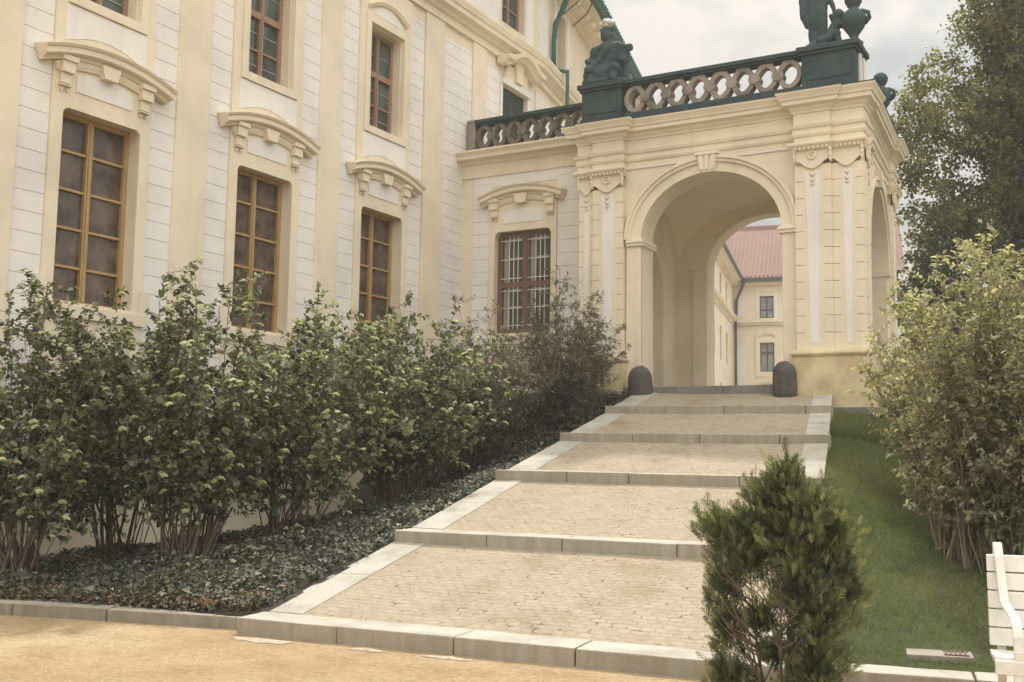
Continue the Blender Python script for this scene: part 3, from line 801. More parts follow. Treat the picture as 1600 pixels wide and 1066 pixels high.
# wooden door in the blind arch
m = MB(lambda u, n, z: (-8.80 + n, PY + u, z)); m.box(0.95, 2.45, -0.324, -0.26, 2.84, 5.6); m.box(1.0, 2.4, -0.26, -0.24, 2.95, 5.5)
m.build('wooden_door', BROWNW, portico)
# arch moulding, imposts, keystone
m = MB(POR)
k = 40
def arcp(a, b2): return [(AC - a * math.cos(math.pi * i / k), AZ + b2 * math.sin(math.pi * i / k)) for i in range(k + 1)]
m.strip(arcp(AA + 0.30, AB + 0.28), arcp(AA + 0.0, AB + 0.0), -0.02, 0.055)
m.strip(arcp(AA + 0.31, AB + 0.29), arcp(AA + 0.20, AB + 0.185), 0.05, 0.10)
m.strip(arcp(AA + 0.33, AB + 0.31), arcp(AA + 0.27, AB + 0.25), 0.09, 0.135)
for s_ in (-1, 1):
    a = AC + s_ * AA; b2 = AC + s_ * (AA + 0.30)
    lo, hi = min(a, b2), max(a, b2)
    m.box(lo, hi, -0.02, 0.055, 2.86, 5.64)
    # impost block wrapping into the reveal
    lo2 = lo - (0.05 if s_ > 0 else 0); hi2 = hi + (0.05 if s_ < 0 else 0)
    m.box(lo2, hi2, -0.64, 0.10, 5.64, 5.775)
    m.box(lo2 + (0 if s_ < 0 else -0.015), hi2 + (0 if s_ > 0 else 0.015), -0.63, 0.125, 5.70, 5.745)
    m.box(AC + s_ * (AA + 0.06) - 0.05, AC + s_ * (AA + 0.06) + 0.05, 0.05, 0.062, 2.86, 5.63)
m.build('arch_moulding', CREAM, portico, bevel=0.006)
m = MB(POR)
m.poly([(AC - 0.14, AZ + AB - 0.02), (AC + 0.14, AZ + AB - 0.02), (AC + 0.20, AZ + AB + 0.33), (AC - 0.20, AZ + AB + 0.33)], -0.03, 0.15)
for d_ in (-0.10, 0.0, 0.10):
    m.poly([(AC + d_ - 0.03, AZ + AB + 0.02), (AC + d_ + 0.03, AZ + AB + 0.02), (AC + d_ * 1.3 + 0.04, AZ + AB + 0.31), (AC + d_ * 1.3 - 0.04, AZ + AB + 0.31)], 0.15, 0.178)
m.box(AC - 0.23, AC + 0.23, 0.0, 0.19, AZ + AB + 0.31, AZ + AB + 0.36)
m.build('keystone', CREAM, portico, bevel=0.005)
# spandrel panel frame line above the arch
m = MB(POR); m.box(-8.41, -5.06, 0, 0.03, 7.20, 7.225); m.build('spandrel_fillet', WHITE, portico)

# pilasters
def pilaster(fr, u0, u1, n, z0, z1, par, main=True, ztaper=3.75):
    """rusticated pilaster: notched edge blocks either side of a plain field, white tapered inlay"""
    m = MB(fr); w = u1 - u0; ew = min(0.14, w * 0.24)
    m.box(u0 + ew, u1 - ew, 0.0, n, z0, z1)
    z = z0
    while z < z1 - 0.02:
        t = min(z + 0.305, z1)
        m.box(u0, u0 + ew, 0.0, n - 0.004, z + 0.012, t); m.box(u1 - ew, u1, 0.0, n - 0.004, z + 0.012, t)
        m.box(u0 + 0.006, u0 + ew, 0.0, n - 0.03, z, z + 0.012); m.box(u1 - ew, u1 - 0.006, 0.0, n - 0.03, z, z + 0.012)
        z += 0.305
    p = m.build('pilaster', CREAM, par)
    uc = (u0 + u1) / 2; a = w * (0.20 if main else 0.16); b2 = a * 0.55
    q = MB(fr); q.poly([(uc - b2, z0 + 0.12), (uc + b2, z0 + 0.12), (uc + a, z1 - 0.12), (uc + a * 0.55, z1 - 0.10), (uc, z1 - 0.15), (uc - a * 0.55, z1 - 0.10), (uc - a, z1 - 0.12)], n - 0.002, n + 0.006)
    q.build('white_inlay', WHITE, p)
    d = MB(fr)
    for i, (zz_, s_) in enumerate(((z1 - 0.16, 0.05), (z1 - 0.27, 0.045), (z1 - 0.345, 0.035))):
        d.poly([(uc - s_, zz_), (uc + s_, zz_), (uc, zz_ - s_ * 1.5)], n, n + 0.03)
        d.fr = fr; d.ball((uc - s_ * 0.6, n + 0.01, zz_), s_ * 0.55, 6, 4); d.ball((uc + s_ * 0.6, n + 0.01, zz_), s_ * 0.55, 6, 4)
    d.build('bellflower_drop', CREAM, p, smooth=True)
    # capital: scalloped apron, ring, volutes, flared abacus
    c_ = MB(fr); k = 20
    low = [(u0 - 0.02 + (w + 0.04) * i / k, z1 + 0.06 - 0.11 * math.sin(math.pi * i / k) ** 2 + 0.03 * math.cos(2 * math.pi * i / k)) for i in range(k + 1)]
    c_.poly(low + [(u1 + 0.02, z1 + 0.40), (u0 - 0.02, z1 + 0.40)], n, n + 0.045)
    fl = [(n + 0.02, z1 + 0.24), (n + 0.07, z1 + 0.26), (n + 0.11, z1 + 0.31), (n + 0.15, z1 + 0.345), (n + 0.155, z1 + 0.385), (n + 0.10, z1 + 0.41), (0.0, z1 + 0.41), (0.0, z1 + 0.24)]
    kk = len(fl); vs = []
    for (uu, s_) in ((u0, -1), (u1, 1)):
        vs += [(uu + s_ * max(0, nn_ - n) * 0.7, nn_, zz_) for nn_, zz_ in fl]
    c_.add(vs, [tuple(range(kk)), tuple(range(kk, 2 * kk))] + [(i, (i + 1) % kk, kk + (i + 1) % kk, kk + i) for i in range(kk)])
    if main:
        # ring boss
        kr = 20
        ro = [(uc + 0.085 * math.cos(2 * math.pi * i / kr), z1 + 0.17 + 0.085 * math.sin(2 * math.pi * i / kr)) for i in range(kr)]
        ri = [(uc + 0.050 * math.cos(2 * math.pi * i / kr), z1 + 0.17 + 0.050 * math.sin(2 * math.pi * i / kr)) for i in range(kr)]
        c_.strip(ro, ri, n + 0.04, n + 0.075, closed=True)
        c_.ball((uc, n + 0.045, z1 + 0.17), 0.03, 8, 5)
    c_.build('capital', CREAM, p, bevel=0.006)
    e = MB(fr)
    for s_, uu in ((-1, u0 + 0.01), (1, u1 - 0.01)):
        for r_, dz_, nn_ in ((0.06, 0.20, 0.06), (0.05, 0.10, 0.055), (0.04, 0.02, 0.05)):
            e.ball((uu + s_ * 0.01, n + nn_ - 0.01, z1 + dz_ + 0.05), (r_ * 0.6, r_ * 0.8, r_ * 1.3), 9, 6)
    ne = max(2, int(w / 0.075))
    for i in range(ne): e.ball((u0 + w * (i + 0.5) / ne, n + 0.10, z1 + 0.285), (0.026, 0.03, 0.036), 8, 5)
    e.build('capital_carving', CREAM, p, smooth=True)
    return p
PZ0, PZ1 = 3.47, 6.82
pilaster(POR, -9.41, -9.082, 0.10, PZ0, PZ1, portico, False)
pilaster(POR, -9.082, -8.43, 0.17, PZ0, PZ1, portico)
pilaster(POR, -5.04, -4.395, 0.17, PZ0, PZ1, portico)
pilaster(POR, -4.395, -3.86, 0.10, PZ0, PZ1, portico, False)
pilaster(SIDE, 0.02, 0.40, 0.08, PZ0, PZ1, portico, False)
pilaster(SIDE, 3.72, 4.22, 0.10, PZ0, PZ1, portico, False)
# side arch trim
m = MB(SIDE)
def arcs(a, b2): return [(1.95 - a * math.cos(math.pi * i / k), 5.40 + b2 * math.sin(math.pi * i / k)) for i in range(k + 1)]
m.strip(arcs(1.37 + 0.18, 1.38 + 0.18), arcs(1.37, 1.38), -0.01, 0.05); m.strip(arcs(1.56, 1.57), arcs(1.49, 1.50), 0.04, 0.09)
m.poly([(1.82, 6.77), (2.08, 6.77), (2.13, 7.10), (1.77, 7.10)], 0, 0.13)
m.box(0.42, 0.605, -0.48, 0.07, 5.27, 5.40); m.box(3.295, 3.52, -0.48, 0.07, 5.27, 5.40)
m.build('side_arch_moulding', CREAM, portico)
# corner shaft between front and side
m = MB(POR); m.box(XR_ - 0.06, XR_ + 0.0, -0.10, 0.06, 3.4, 7.3); m.build('corner_shaft', CREAM, portico)

# plinths
MB(POR).box(XL - 0.06, -8.38, -0.1, 0.26, 1.6, 3.36).build('plinth', GROUNDC, portico, bevel=0.01)
m = MB(POR).box(-5.09, XR_ + 0.07, -0.1, 0.26, 1.6, 3.36); m.fr = SIDE; m.box(-0.2, 0.50, -0.3, 0.16, 1.6, 3.361); m.build('plinth', GROUNDC, portico)
MB(SIDE).box(3.60, SLEN + 0.05, -0.3, 0.16, 1.6, 3.36).build('plinth', GROUNDC, portico, bevel=0.01)
for pth in ([(XL - 0.06, PY + 0.1), (XL - 0.06, PY - 0.26), (-8.38, PY - 0.26), (-8.38, PY + 0.02)], [(-5.09, PY + 0.02), (-5.09, PY - 0.26), (XR_ + 0.08, PY - 0.26), (XR_ + 0.14, PY + 0.48)]):
    m = MB(); m.sweep_plan(pth, [(-0.2, 3.362), (0.03, 3.362), (0.05, 3.40), (0.03, 3.44), (-0.02, 3.475), (-0.2, 3.475)])
    m.build('plinth_moulding', GROUNDC, portico)
# joint line in the right plinth and the grey footing slab
m = MB(); m.box(-4.62, -2.2, PY - 0.55, PY + 0.6, 2.30, 2.44); m.box(-3.9, -3.1, PY + 0.6, PY + 4.4, 2.30, 2.44)
m.build('footing_slab', GREYSTONE, portico, bevel=0.01)

# entablature with breaks over the pilasters
SX_ = lambda u, n: (-3.90 - SK * u + n, PY + u)
EP = [(XL - 0.03, WY - 0.02), (XL - 0.03, PY - 0.12), (-9.085, PY - 0.12), (-9.085, PY - 0.19), (-8.42, PY - 0.19), (-8.42, PY - 0.02), (-5.05, PY - 0.02), (-5.05, PY - 0.19), (-4.395, PY - 0.19), (-4.395, PY - 0.12), (XR_ + 0.02, PY - 0.12),
      SX_(0.43, 0.09), SX_(0.43, 0.02), SX_(3.68, 0.02), SX_(3.68, 0.12), SX_(4.27, 0.12), (-5.0, PY + 4.29)]
m = MB(); m.sweep_plan(EP, [(-0.3, 7.222), (0.0, 7.222), (0.0, 7.34), (0.025, 7.345), (0.045, 7.39), (0.02, 7.40), (0.02, 7.49), (0.05, 7.50), (0.07, 7.555), (0.0, 7.57), (0.0, 7.78), (-0.3, 7.78)])
m.build('architrave', CREAM, portico)
m = MB(); m.sweep_plan(EP, [(-0.3, 7.782), (0.02, 7.782), (0.03, 7.82), (0.07, 7.86), (0.08, 7.89), (0.17, 7.92), (0.175, 7.99), (0.20, 8.0), (0.215, 8.04), (0.26, 8.11), (0.26, 8.14), (-0.3, 8.20)])
m.build('cornice', CREAM, portico)
m = MB(); m.sweep_plan(EP, [(-0.3, 8.204), (0.25, 8.146), (0.272, 8.142), (0.272, 8.158), (-0.3, 8.222)]); m.build('cornice_flashing', DARKMETAL, portico)

# balustrades with pierced interlace and pedestals
def balustrade(fr, u0, u1, par, n0=-0.30, n1=-0.10, endpost=False, per=0.42, mat=None):
    m = MB(fr)
    m.box(u0, u1, n0 - 0.06, n1 + 0.06, 8.225, 8.345); m.box(u0, u1, n0 - 0.02, n1 + 0.02, 8.345, 8.40)
    m.build('balustrade_base', DARKSTONE, par, bevel=0.01)
    m = MB(fr); m.box(u0, u1, n0 - 0.05, n1 + 0.05, 8.945, 8.985); m.box(u0, u1, n0 - 0.09, n1 + 0.09, 8.985, 9.07)
    m.build('cap_rail', DARKSTONE, par, bevel=0.012)
    m = MB(fr); nrg = max(1, round((u1 - u0) / per)); p = (u1 - u0) / nrg; zc = 8.672; k = 24
    for i in range(nrg):
        uc = u0 + p * (i + 0.5)
        o_ = [(uc + (p / 2 + 0.012) * math.cos(2 * math.pi * j / k), zc + 0.274 * math.sin(2 * math.pi * j / k)) for j in range(k)]
        i_ = [(uc + (p / 2 - 0.085 + 0.03 * math.cos(4 * math.pi * j / k)) * math.cos(2 * math.pi * j / k) * 0.86, zc + 0.195 * math.sin(2 * math.pi * j / k)) for j in range(k)]
        m.strip(o_, i_, n0 + 0.005 * (i % 2), n1 - 0.005 * (i % 2), closed=True)
    for i in range(nrg + 1):
        uc = u0 + p * i
        if 0 < i < nrg:
            dk = [(uc + 0.115 * math.cos(2 * math.pi * j / 14), zc + 0.10 * math.sin(2 * math.pi * j / 14)) for j in range(14)]
            m.poly(dk, n0 - 0.02, n1 + 0.02)
            for s_ in (-1, 1):
                for w_ in (-1, 1):
                    m.poly([(uc + w_ * 0.02, zc + s_ * 0.08), (uc + w_ * 0.10, zc + s_ * 0.275), (uc + w_ * 0.15, zc + s_ * 0.275), (uc + w_ * 0.075, zc + s_ * 0.06)], n0 + 0.01, n1 - 0.01)
    m.build('pierced_tracery', mat or TRACERY, par, bevel=0.008)
balustrade(POR, -8.52, -4.97, portico)
balustrade(WING, -12.56, -9.40, wing, per=0.40, mat=TRACERY_DARK)
m = MB(WING); m.box(-12.75, -12.56, -0.36, -0.04, 8.225, 9.02); m.box(-12.77, -12.55, -0.38, -0.02, 9.02, 9.08); m.build('end_post', TRACERY, wing, bevel=0.01)
balustrade(lambda u, n, z: SIDE(u, n, z), 0.95, SLEN - 0.9, portico, n0=-0.95, n1=-0.75)
def pedestal(x0, x1, y0, y1, par):
    m = MB()
    m.box(x0, x1, y0, y1, 8.225, 8.36); m.box(x0 + 0.03, x1 - 0.03, y0 + 0.03, y1 - 0.03, 8.36, 8.93)
    m.box(x0 - 0.01, x1 + 0.01, y0 - 0.01, y1 + 0.01, 8.93, 8.99); m.box(x0 - 0.05, x1 + 0.05, y0 - 0.05, y1 + 0.05, 8.99, 9.085)
    m.box(x0 + 0.12, x1 - 0.12, y0 + 0.015, y0 + 0.03, 8.45, 8.85)
    return m.build('pedestal', DARKSTONE, par, bevel=0.015)
pedestal(-9.46, -8.53, PY - 0.02, PY + 0.78, portico)
pedestal(-4.97, -3.95, PY - 0.02, PY + 0.85, portico)
MB().box(-4.62, -4.02, PY + 3.45, PY + 4.05, 8.2, 8.68).build('urn_block', DARKSTONE, portico, bevel=0.015)
for a, b2 in ((0.30, 0.42), (0.56, 0.80)): MB().box(-4.03, -3.938, PY + a, PY + b2, 8.37, 8.92).build('pedestal_panel', WHITE, portico)

# ------------------------------------------------------------------ statues and urns
def statue_mesh(name, mb, mat, parent, voxel=0.022, disp=0.02):
    o = mb.build(name, mat, parent, fix=False)
    r = o.modifiers.new('remesh', 'REMESH'); r.mode = 'VOXEL'; r.voxel_size = voxel; r.use_smooth_shade = True
    s = o.modifiers.new('smooth', 'SMOOTH'); s.factor = 0.6; s.iterations = 3
    tx = bpy.data.textures.new(name + '_folds', 'CLOUDS'); tx.noise_scale = 0.11
    d = o.modifiers.new('folds', 'DISPLACE'); d.texture = tx; d.strength = disp; d.mid_level = 0.5; d.texture_coords = 'GLOBAL'
    return o
def limb(mb, pts, rad):
    mb.tube(pts, rad, 12)
    for p, r in zip(pts, rad): mb.ball(p, r * 1.01, 12, 8)
zb = 9.085
GS = 1.0
st1 = thing('stone_statue', 'seated stone figure with a pale flame on its head, on the pedestal nearest the palace', 'statue', 'statues on the portico')
m = MB(); X, Y = -9.0, PY + 0.36
m.ball((X, Y, zb + 0.06), (0.44, 0.34, 0.09))
m.ball((X - 0.02, Y, zb + 0.28), (0.27, 0.25, 0.26)); m.ball((X + 0.02, Y, zb + 0.62), (0.21, 0.17, 0.30)); m.ball((X + 0.0, Y - 0.02, zb + 0.80), (0.22, 0.15, 0.13))
limb(m, [(X - 0.08, Y, zb + 0.25), (X - 0.26, Y - 0.24, zb + 0.33), (X - 0.24, Y - 0.28, zb + 0.06)], [0.13, 0.10, 0.07])
limb(m, [(X + 0.10, Y, zb + 0.25), (X + 0.22, Y - 0.26, zb + 0.30), (X + 0.20, Y - 0.30, zb + 0.06)], [0.13, 0.10, 0.07])
limb(m, [(X + 0.19, Y, zb + 0.82), (X + 0.40, Y - 0.02, zb + 0.74), (X + 0.30, Y - 0.08, zb + 0.50)], [0.085, 0.075, 0.055])
limb(m, [(X - 0.19, Y, zb + 0.80), (X - 0.36, Y - 0.06, zb + 0.58), (X - 0.20, Y - 0.20, zb + 0.46)], [0.085, 0.07, 0.055])
m.ball((X - 0.30, Y + 0.04, zb + 0.52), (0.15, 0.14, 0.22)); m.ball((X - 0.34, Y, zb + 0.30), (0.14, 0.14, 0.16)); m.ball((X - 0.36, Y - 0.02, zb + 0.14), (0.13, 0.14, 0.12))
limb(m, [(X + 0.18, Y + 0.05, zb + 0.7), (X + 0.30, Y + 0.08, zb + 0.35), (X + 0.32, Y + 0.05, zb + 0.05)], [0.09, 0.08, 0.10])
m.ball((X - 0.02, Y - 0.16, zb + 0.20), (0.24, 0.16, 0.22)); m.ball((X + 0.02, Y + 0.12, zb + 0.50), (0.27, 0.15, 0.45)); m.ball((X + 0.26, Y + 0.02, zb + 0.60), (0.14, 0.12, 0.22)); m.ball((X - 0.22, Y + 0.02, zb + 0.72), (0.15, 0.13, 0.18))
limb(m, [(X + 0.05, Y - 0.15, zb + 0.75), (X - 0.10, Y - 0.22, zb + 0.50), (X - 0.20, Y - 0.26, zb + 0.35)], [0.06, 0.05, 0.05])
limb(m, [(X, Y, zb + 0.86), (X - 0.01, Y - 0.02, zb + 0.98)], [0.085, 0.085])
m.ball((X - 0.02, Y - 0.03, zb + 1.06), (0.115, 0.125, 0.145)); m.ball((X - 0.03, Y - 0.15, zb + 1.05), (0.025, 0.03, 0.035))
m.ball((X - 0.02, Y - 0.01, zb + 1.18), (0.13, 0.13, 0.07))
m.v = [(X + (a_ - X) * 1.18, Y + (b_ - Y) * 1.1, zb + (c_ - zb) * 1.05) for a_, b_, c_ in m.v]
statue_mesh('figure', m, STATUE, st1, disp=0.05)
m = MB()
for a in range(7):
    t = 2 * math.pi * a / 7; m.ball((X - 0.02 + 0.12 * math.cos(t), Y + 0.09 * math.sin(t), zb + 1.39 + 0.025 * math.sin(3 * t)), (0.055, 0.05, 0.055), 10, 7)
m.ball((X - 0.02, Y, zb + 1.41), (0.10, 0.08, 0.065)); m.lathe((X - 0.02, Y, zb + 1.25), [(0.085, 0), (0.07, 0.05), (0.09, 0.1)], 12)
statue_mesh('flame_finial', m, GLASSW, st1, 0.014, 0.03)

st2 = thing('stone_statue', 'tall standing stone figure with a child reclining at its feet, on the corner pedestal', 'statue', 'statues on the portico')
m = MB(); X, Y = -4.72, PY + 0.36
m.box(-4.90, -4.22, PY + 0.10, PY + 0.62, zb - 0.01, zb + 0.07)
for i in range(7): m.ball((X - 0.12 + 0.04 * i, Y + 0.06 * math.sin(i * 2), zb + 0.10), (0.10, 0.16, 0.09))
limb(m, [(X - 0.05, Y, zb + 0.1), (X - 0.07, Y - 0.02, zb + 0.52), (X - 0.06, Y, zb + 0.95)], [0.085, 0.10, 0.13])
limb(m, [(X + 0.09, Y, zb + 0.1), (X + 0.10, Y - 0.05, zb + 0.50), (X + 0.06, Y, zb + 0.95)], [0.085, 0.10, 0.13])
m.ball((X, Y, zb + 0.62), (0.17, 0.14, 0.34)); m.ball((X - 0.02, Y + 0.02, zb + 0.36), (0.16, 0.13, 0.30))
m.ball((X, Y, zb + 1.02), (0.19, 0.14, 0.16)); m.ball((X, Y, zb + 1.30), (0.19, 0.13, 0.25))
limb(m, [(X - 0.2, Y + 0.02, zb + 1.42), (X - 0.27, Y, zb + 1.05), (X - 0.24, Y - 0.02, zb + 0.72), (X - 0.17, Y, zb + 0.55)], [0.07, 0.075, 0.08, 0.07])
limb(m, [(X + 0.2, Y, zb + 1.42), (X + 0.22, Y, zb + 1.05), (X + 0.30, Y, zb + 0.80), (X + 0.33, Y - 0.02, zb + 0.62)], [0.07, 0.055, 0.045, 0.04])
limb(m, [(X, Y, zb + 1.5), (X, Y, zb + 1.62)], [0.065, 0.06]); m.ball((X, Y - 0.02, zb + 1.73), (0.10, 0.115, 0.135)); m.ball((X, Y - 0.13, zb + 1.72), (0.02, 0.03, 0.03)); m.ball((X, Y + 0.02, zb + 1.80), (0.11, 0.12, 0.09))
statue_mesh('standing_figure', m, STATUE, st2)
m = MB(); X2 = -4.40
m.ball((X2 + 0.07, Y - 0.02, zb + 0.65), (0.105, 0.11, 0.11)); m.ball((X2 + 0.08, Y - 0.13, zb + 0.64), (0.02, 0.025, 0.025))
limb(m, [(X2 + 0.06, Y, zb + 0.52), (X2 - 0.02, Y, zb + 0.40), (X2 - 0.10, Y - 0.03, zb + 0.22)], [0.095, 0.105, 0.12])
limb(m, [(X2 - 0.10, Y - 0.05, zb + 0.22), (X2 - 0.24, Y - 0.14, zb + 0.17), (X2 - 0.40, Y - 0.10, zb + 0.09)], [0.09, 0.075, 0.05])
limb(m, [(X2 - 0.06, Y, zb + 0.20), (X2 + 0.06, Y - 0.12, zb + 0.26), (X2 + 0.10, Y - 0.10, zb + 0.08)], [0.09, 0.075, 0.055])
limb(m, [(X2 + 0.06, Y - 0.02, zb + 0.50), (X2 + 0.19, Y - 0.06, zb + 0.42), (X2 + 0.30, Y - 0.02, zb + 0.50)], [0.055, 0.045, 0.035])
limb(m, [(X2 + 0.0, Y + 0.02, zb + 0.50), (X2 - 0.05, Y - 0.10, zb + 0.62)], [0.05, 0.04])
statue_mesh('reclining_child', m, STATUE, st2, 0.018, 0.012)
def urn(x, y, z, label, k=1.18):
    o = thing('stone_urn', label, 'urn', 'urns on the portico')
    m = MB(); m.lathe((x, y, z), [(k * r_, k * z_) for r_, z_ in [(0.13, 0), (0.14, 0.05), (0.085, 0.10), (0.06, 0.14), (0.09, 0.20), (0.16, 0.30), (0.19, 0.42), (0.185, 0.48), (0.13, 0.56), (0.075, 0.60), (0.07, 0.63), (0.10, 0.65)]], 22)
    b_ = m.build('body', STATUE, o, smooth=True)
    m = MB(); m.lathe((x, y, z), [(k * r_, k * z_) for r_, z_ in [(0.09, 0.64), (0.10, 0.67), (0.125, 0.70), (0.13, 0.76), (0.11, 0.82), (0.06, 0.86), (0.0, 0.87)]], 18)
    for i in range(10):
        t = 2 * math.pi * i / 10; m.ball((x + k * 0.11 * math.cos(t), y + k * 0.11 * math.sin(t), z + k * 0.75), 0.035, 7, 5)
    m.build('lid', STATUE, o, smooth=True)
    for s_ in (-1, 1):
        m = MB(); m.tube([(x + s_ * 0.19, y, z + 0.40), (x + s_ * 0.27, y, z + 0.50), (x + s_ * 0.26, y, z + 0.60), (x + s_ * 0.14, y, z + 0.67)], [0.04, 0.05, 0.045, 0.03], 8)
        m.build('handle', STATUE, o, smooth=True)
    return o
urn(-4.06, PY + 0.36, zb, 'dark stone urn with rounded lid on the front corner pedestal beside the reclining child')
urn(-4.24, PY + 3.75, 8.68, 'dark stone urn alone on the rear block, just above the side cornice of the portico')

# guard stones
def guard(x, y, z, r, h, label):
    m = MB(); prof = [(r * 1.02, -0.2), (r * 1.02, 0.02), (r, 0.25 * h), (r * 0.97, 0.55 * h)]
    for i in range(1, 9):
        t = math.pi / 2 * i / 8; prof.append((r * 0.96 * math.cos(t) + 0.001, h * 0.56 + h * 0.44 * math.sin(t)))
    m.lathe((x, y, z), prof, 28)
    o = m.build('guard_stone', BOLL, smooth=True)
    tx = bpy.data.textures.new('chips', 'CLOUDS'); tx.noise_scale = 0.12
    s = o.modifiers.new('sub', 'SUBSURF'); s.levels = 2; s.render_levels = 2
    d = o.modifiers.new('chips', 'DISPLACE'); d.texture = tx; d.strength = 0.03; d.texture_coords = 'GLOBAL'
    return tag(o, label, 'guard stone', 'guard stones at the arch')
guard(-7.98, 18.86, 2.75, 0.235, 0.51, 'round topped guard stone at the foot of the arch beside the olive grey shrub')
guard(-5.22, 18.86, 2.75, 0.215, 0.52, 'round topped guard stone at the foot of the arch beside the stained plinth')

# ------------------------------------------------------------------ the range across the courtyard, seen through the arch
court = thing('courtyard_building', 'distant cream building with red tiled roof and small brown windows seen through the arch', 'building')
VD = Vector((D3.y, -D3.x))
CB = frame(CORNER.x, CORNER.y, VD.x, VD.y, -D3.x, -D3.y)
m = MB(CB)
chol = []
for i in range(3):
    u = 1.93 + i * 3.3
    chol += [(u, u + 1.0, 11.6, 13.23), (u, u + 1.0, 7.67, 9.78), (u, u + 1.0, 3.9, 6.0)]
cells(m, -10, 11.5, 2.5, 14.4, chol, -0.4, 0.0); m.build('wall', CREAM, court)
for i in range(0, 3):
    u = 1.93 + i * 3.3
    MB(CB).box(u + 1.55, u + 2.25, 0, 0.03, 11.75, 13.4).build('white_panel', WHITE, court)
    m = MB(CB); courses(m, u + 1.55, u + 2.25, 3.0, 10.9, h=0.36, gap=0.04); m.build('ashlar_panel', WHITE, court)
    for a in (-0.25, 1.12): MB(CB).box(u + a, u + a + 0.13, 0.0, 0.05, 11.5, 13.5).build('white_strip', WHITE, court)
MB(CB).box(0.15, 0.75, 0, 0.03, 11.75, 13.4).build('white_panel', WHITE, court)
m = MB(CB); courses(m, 0.2, 0.95, 3.0, 9.8, h=0.36, gap=0.04); m.build('ashlar_panel', WHITE, court)
m = MB(CB)
m.box(-10, 11.5, 0, 0.22, 11.1, 11.26); m.box(-10, 11.5, 0, 0.34, 11.26, 11.46); m.box(-10, 11.5, 0, 0.3, 14.0, 14.15); m.box(-10, 11.5, 0, 0.6, 14.15, 14.33)
for i in range(3):
    u = 1.93 + i * 3.3
    for (a, b2, z0, z1) in ((u - 0.32, u + 1.32, 7.3, 10.4),):
        cells(m, a, b2, z0, z1, [(a + 0.3, b2 - 0.3, 7.67, 9.82)], 0.0, 0.09)
    m.sweep_uz(arc_path(u + 0.5, 0.62, 0.16, 10.30, 10), [(0.09, -0.08), (0.2, -0.08), (0.24, 0.02), (0.09, 0.04)])
    m.sweep_uz(arc_path(u + 0.5, 1.0, 0.24, 6.7, 10), [(0.02, -0.14), (0.25, -0.14), (0.3, 0.02), (0.02, 0.05)])
    cells(m, u - 0.12, u + 1.12, 11.47, 13.4, [(u, u + 1, 11.6, 13.23)], 0.0, 0.07)
    m.box(u + 1.4, u + 2.4, 0, 0.09, 13.45, 13.95); m.box(u - 0.25, u + 1.25, 0, 0.07, 13.55, 13.9)
m.build('trim', CREAM, court)
for h in chol[:9]:
    window(CB, h[0], h[1], h[2], h[3], court, REDWOOD, PANE_FAR, rows=(), transom=0.34 if h[2] < 10 else 0.62, depth=-0.15, fw=0.08, mull=0.1)
# roof with tile UVs
me = bpy.data.meshes.new('roof')
pts = [CB(-14, 0.75, 14.45), CB(12, 0.75, 14.45), CB(12, -6.0, 19.6), CB(-14, -6.0, 19.6)]
me.from_pydata(pts, [], [(0, 1, 2, 3)]); uv = me.uv_layers.new(name='UVMap')
sl = math.hypot(6.75, 5.15)
for i, c_ in enumerate(((0, 0), (26, 0), (26, sl), (0, sl))): uv.data[i].uv = c_
me.materials.append(TILES); ro = bpy.data.objects.new('roof', me); COL.objects.link(ro); ro.parent = court
m = MB(); m.tube([CB(-14, -6.0, 19.62), CB(12, -6.0, 19.62)], 0.16, 8); m.build('ridge_tiles', TILES, court)
m = MB(CB); m.box(-10, 11.5, 0.6, 0.85, 14.20, 14.46)
u = -10
m.build('gutter', DARKMETAL, court)
m = MB(CB)
u = -2.0
while u < 11.5: m.box(u, u + 0.17, 0.72, 0.92, 14.47, 14.60); u += 0.30
m.build('eaves_tiles', TILES, court)
m = MB(); m.tube([CB(0.85, 0.7, 14.2), CB(0.72, 0.55, 13.9), CB(0.28, 0.25, 12.9), CB(0.22, 0.22, 11.5)], 0.11, 8); m.tube([CB(0.22, 0.42, 11.5), CB(0.22, 0.42, 3.0)], 0.10, 8)
m.build('downpipe', simple('dark_brown_pipe', (0.05, 0.035, 0.03), 0.5), court, smooth=True)

# ------------------------------------------------------------------ bench
bench = thing('garden_bench', 'white slatted garden bench with curled armrests on the gravel beside the lawn kerb', 'bench')
bx, by = -0.75, 7.20; brz = R(9)
BF = lambda u, n, z: (bx + u * math.cos(brz) - n * math.sin(brz), by + u * math.sin(brz) + n * math.cos(brz), z)
BW = 1.85
tilt = 0.22
for i in range(5):
    z0 = 0.437 + i * 0.112; n0 = 0.30 + (z0 - 0.45) * tilt
    m = MB(BF); h = 0.104
    m.add([(0.0, n0, z0), (BW, n0, z0), (BW, n0 + 0.026, z0), (0, n0 + 0.026, z0), (0, n0 + h * tilt, z0 + h), (BW, n0 + h * tilt, z0 + h), (BW, n0 + 0.026 + h * tilt, z0 + h), (0, n0 + 0.026 + h * tilt, z0 + h)],
          [(0, 1, 2, 3), (4, 5, 6, 7), (0, 1, 5, 4), (1, 2, 6, 5), (2, 3, 7, 6), (3, 0, 4, 7)])
    m.build('back_slat', WPAINT, bench, bevel=0.006)
for i in range(4):
    n0 = -0.16 + i * 0.115; z = 0.405 + (0.012 if i == 0 else 0.0) - i * 0.006
    MB(BF).box(0.0, BW, n0, n0 + 0.105, z, z + 0.028).build('seat_slat', WPAINT, bench, bevel=0.006)
MB(BF).box(0.0, BW, -0.19, -0.165, 0.345, 0.428).build('seat_apron', WPAINT, bench, bevel=0.006)
side = Vector((math.cos(brz), math.sin(brz), 0))
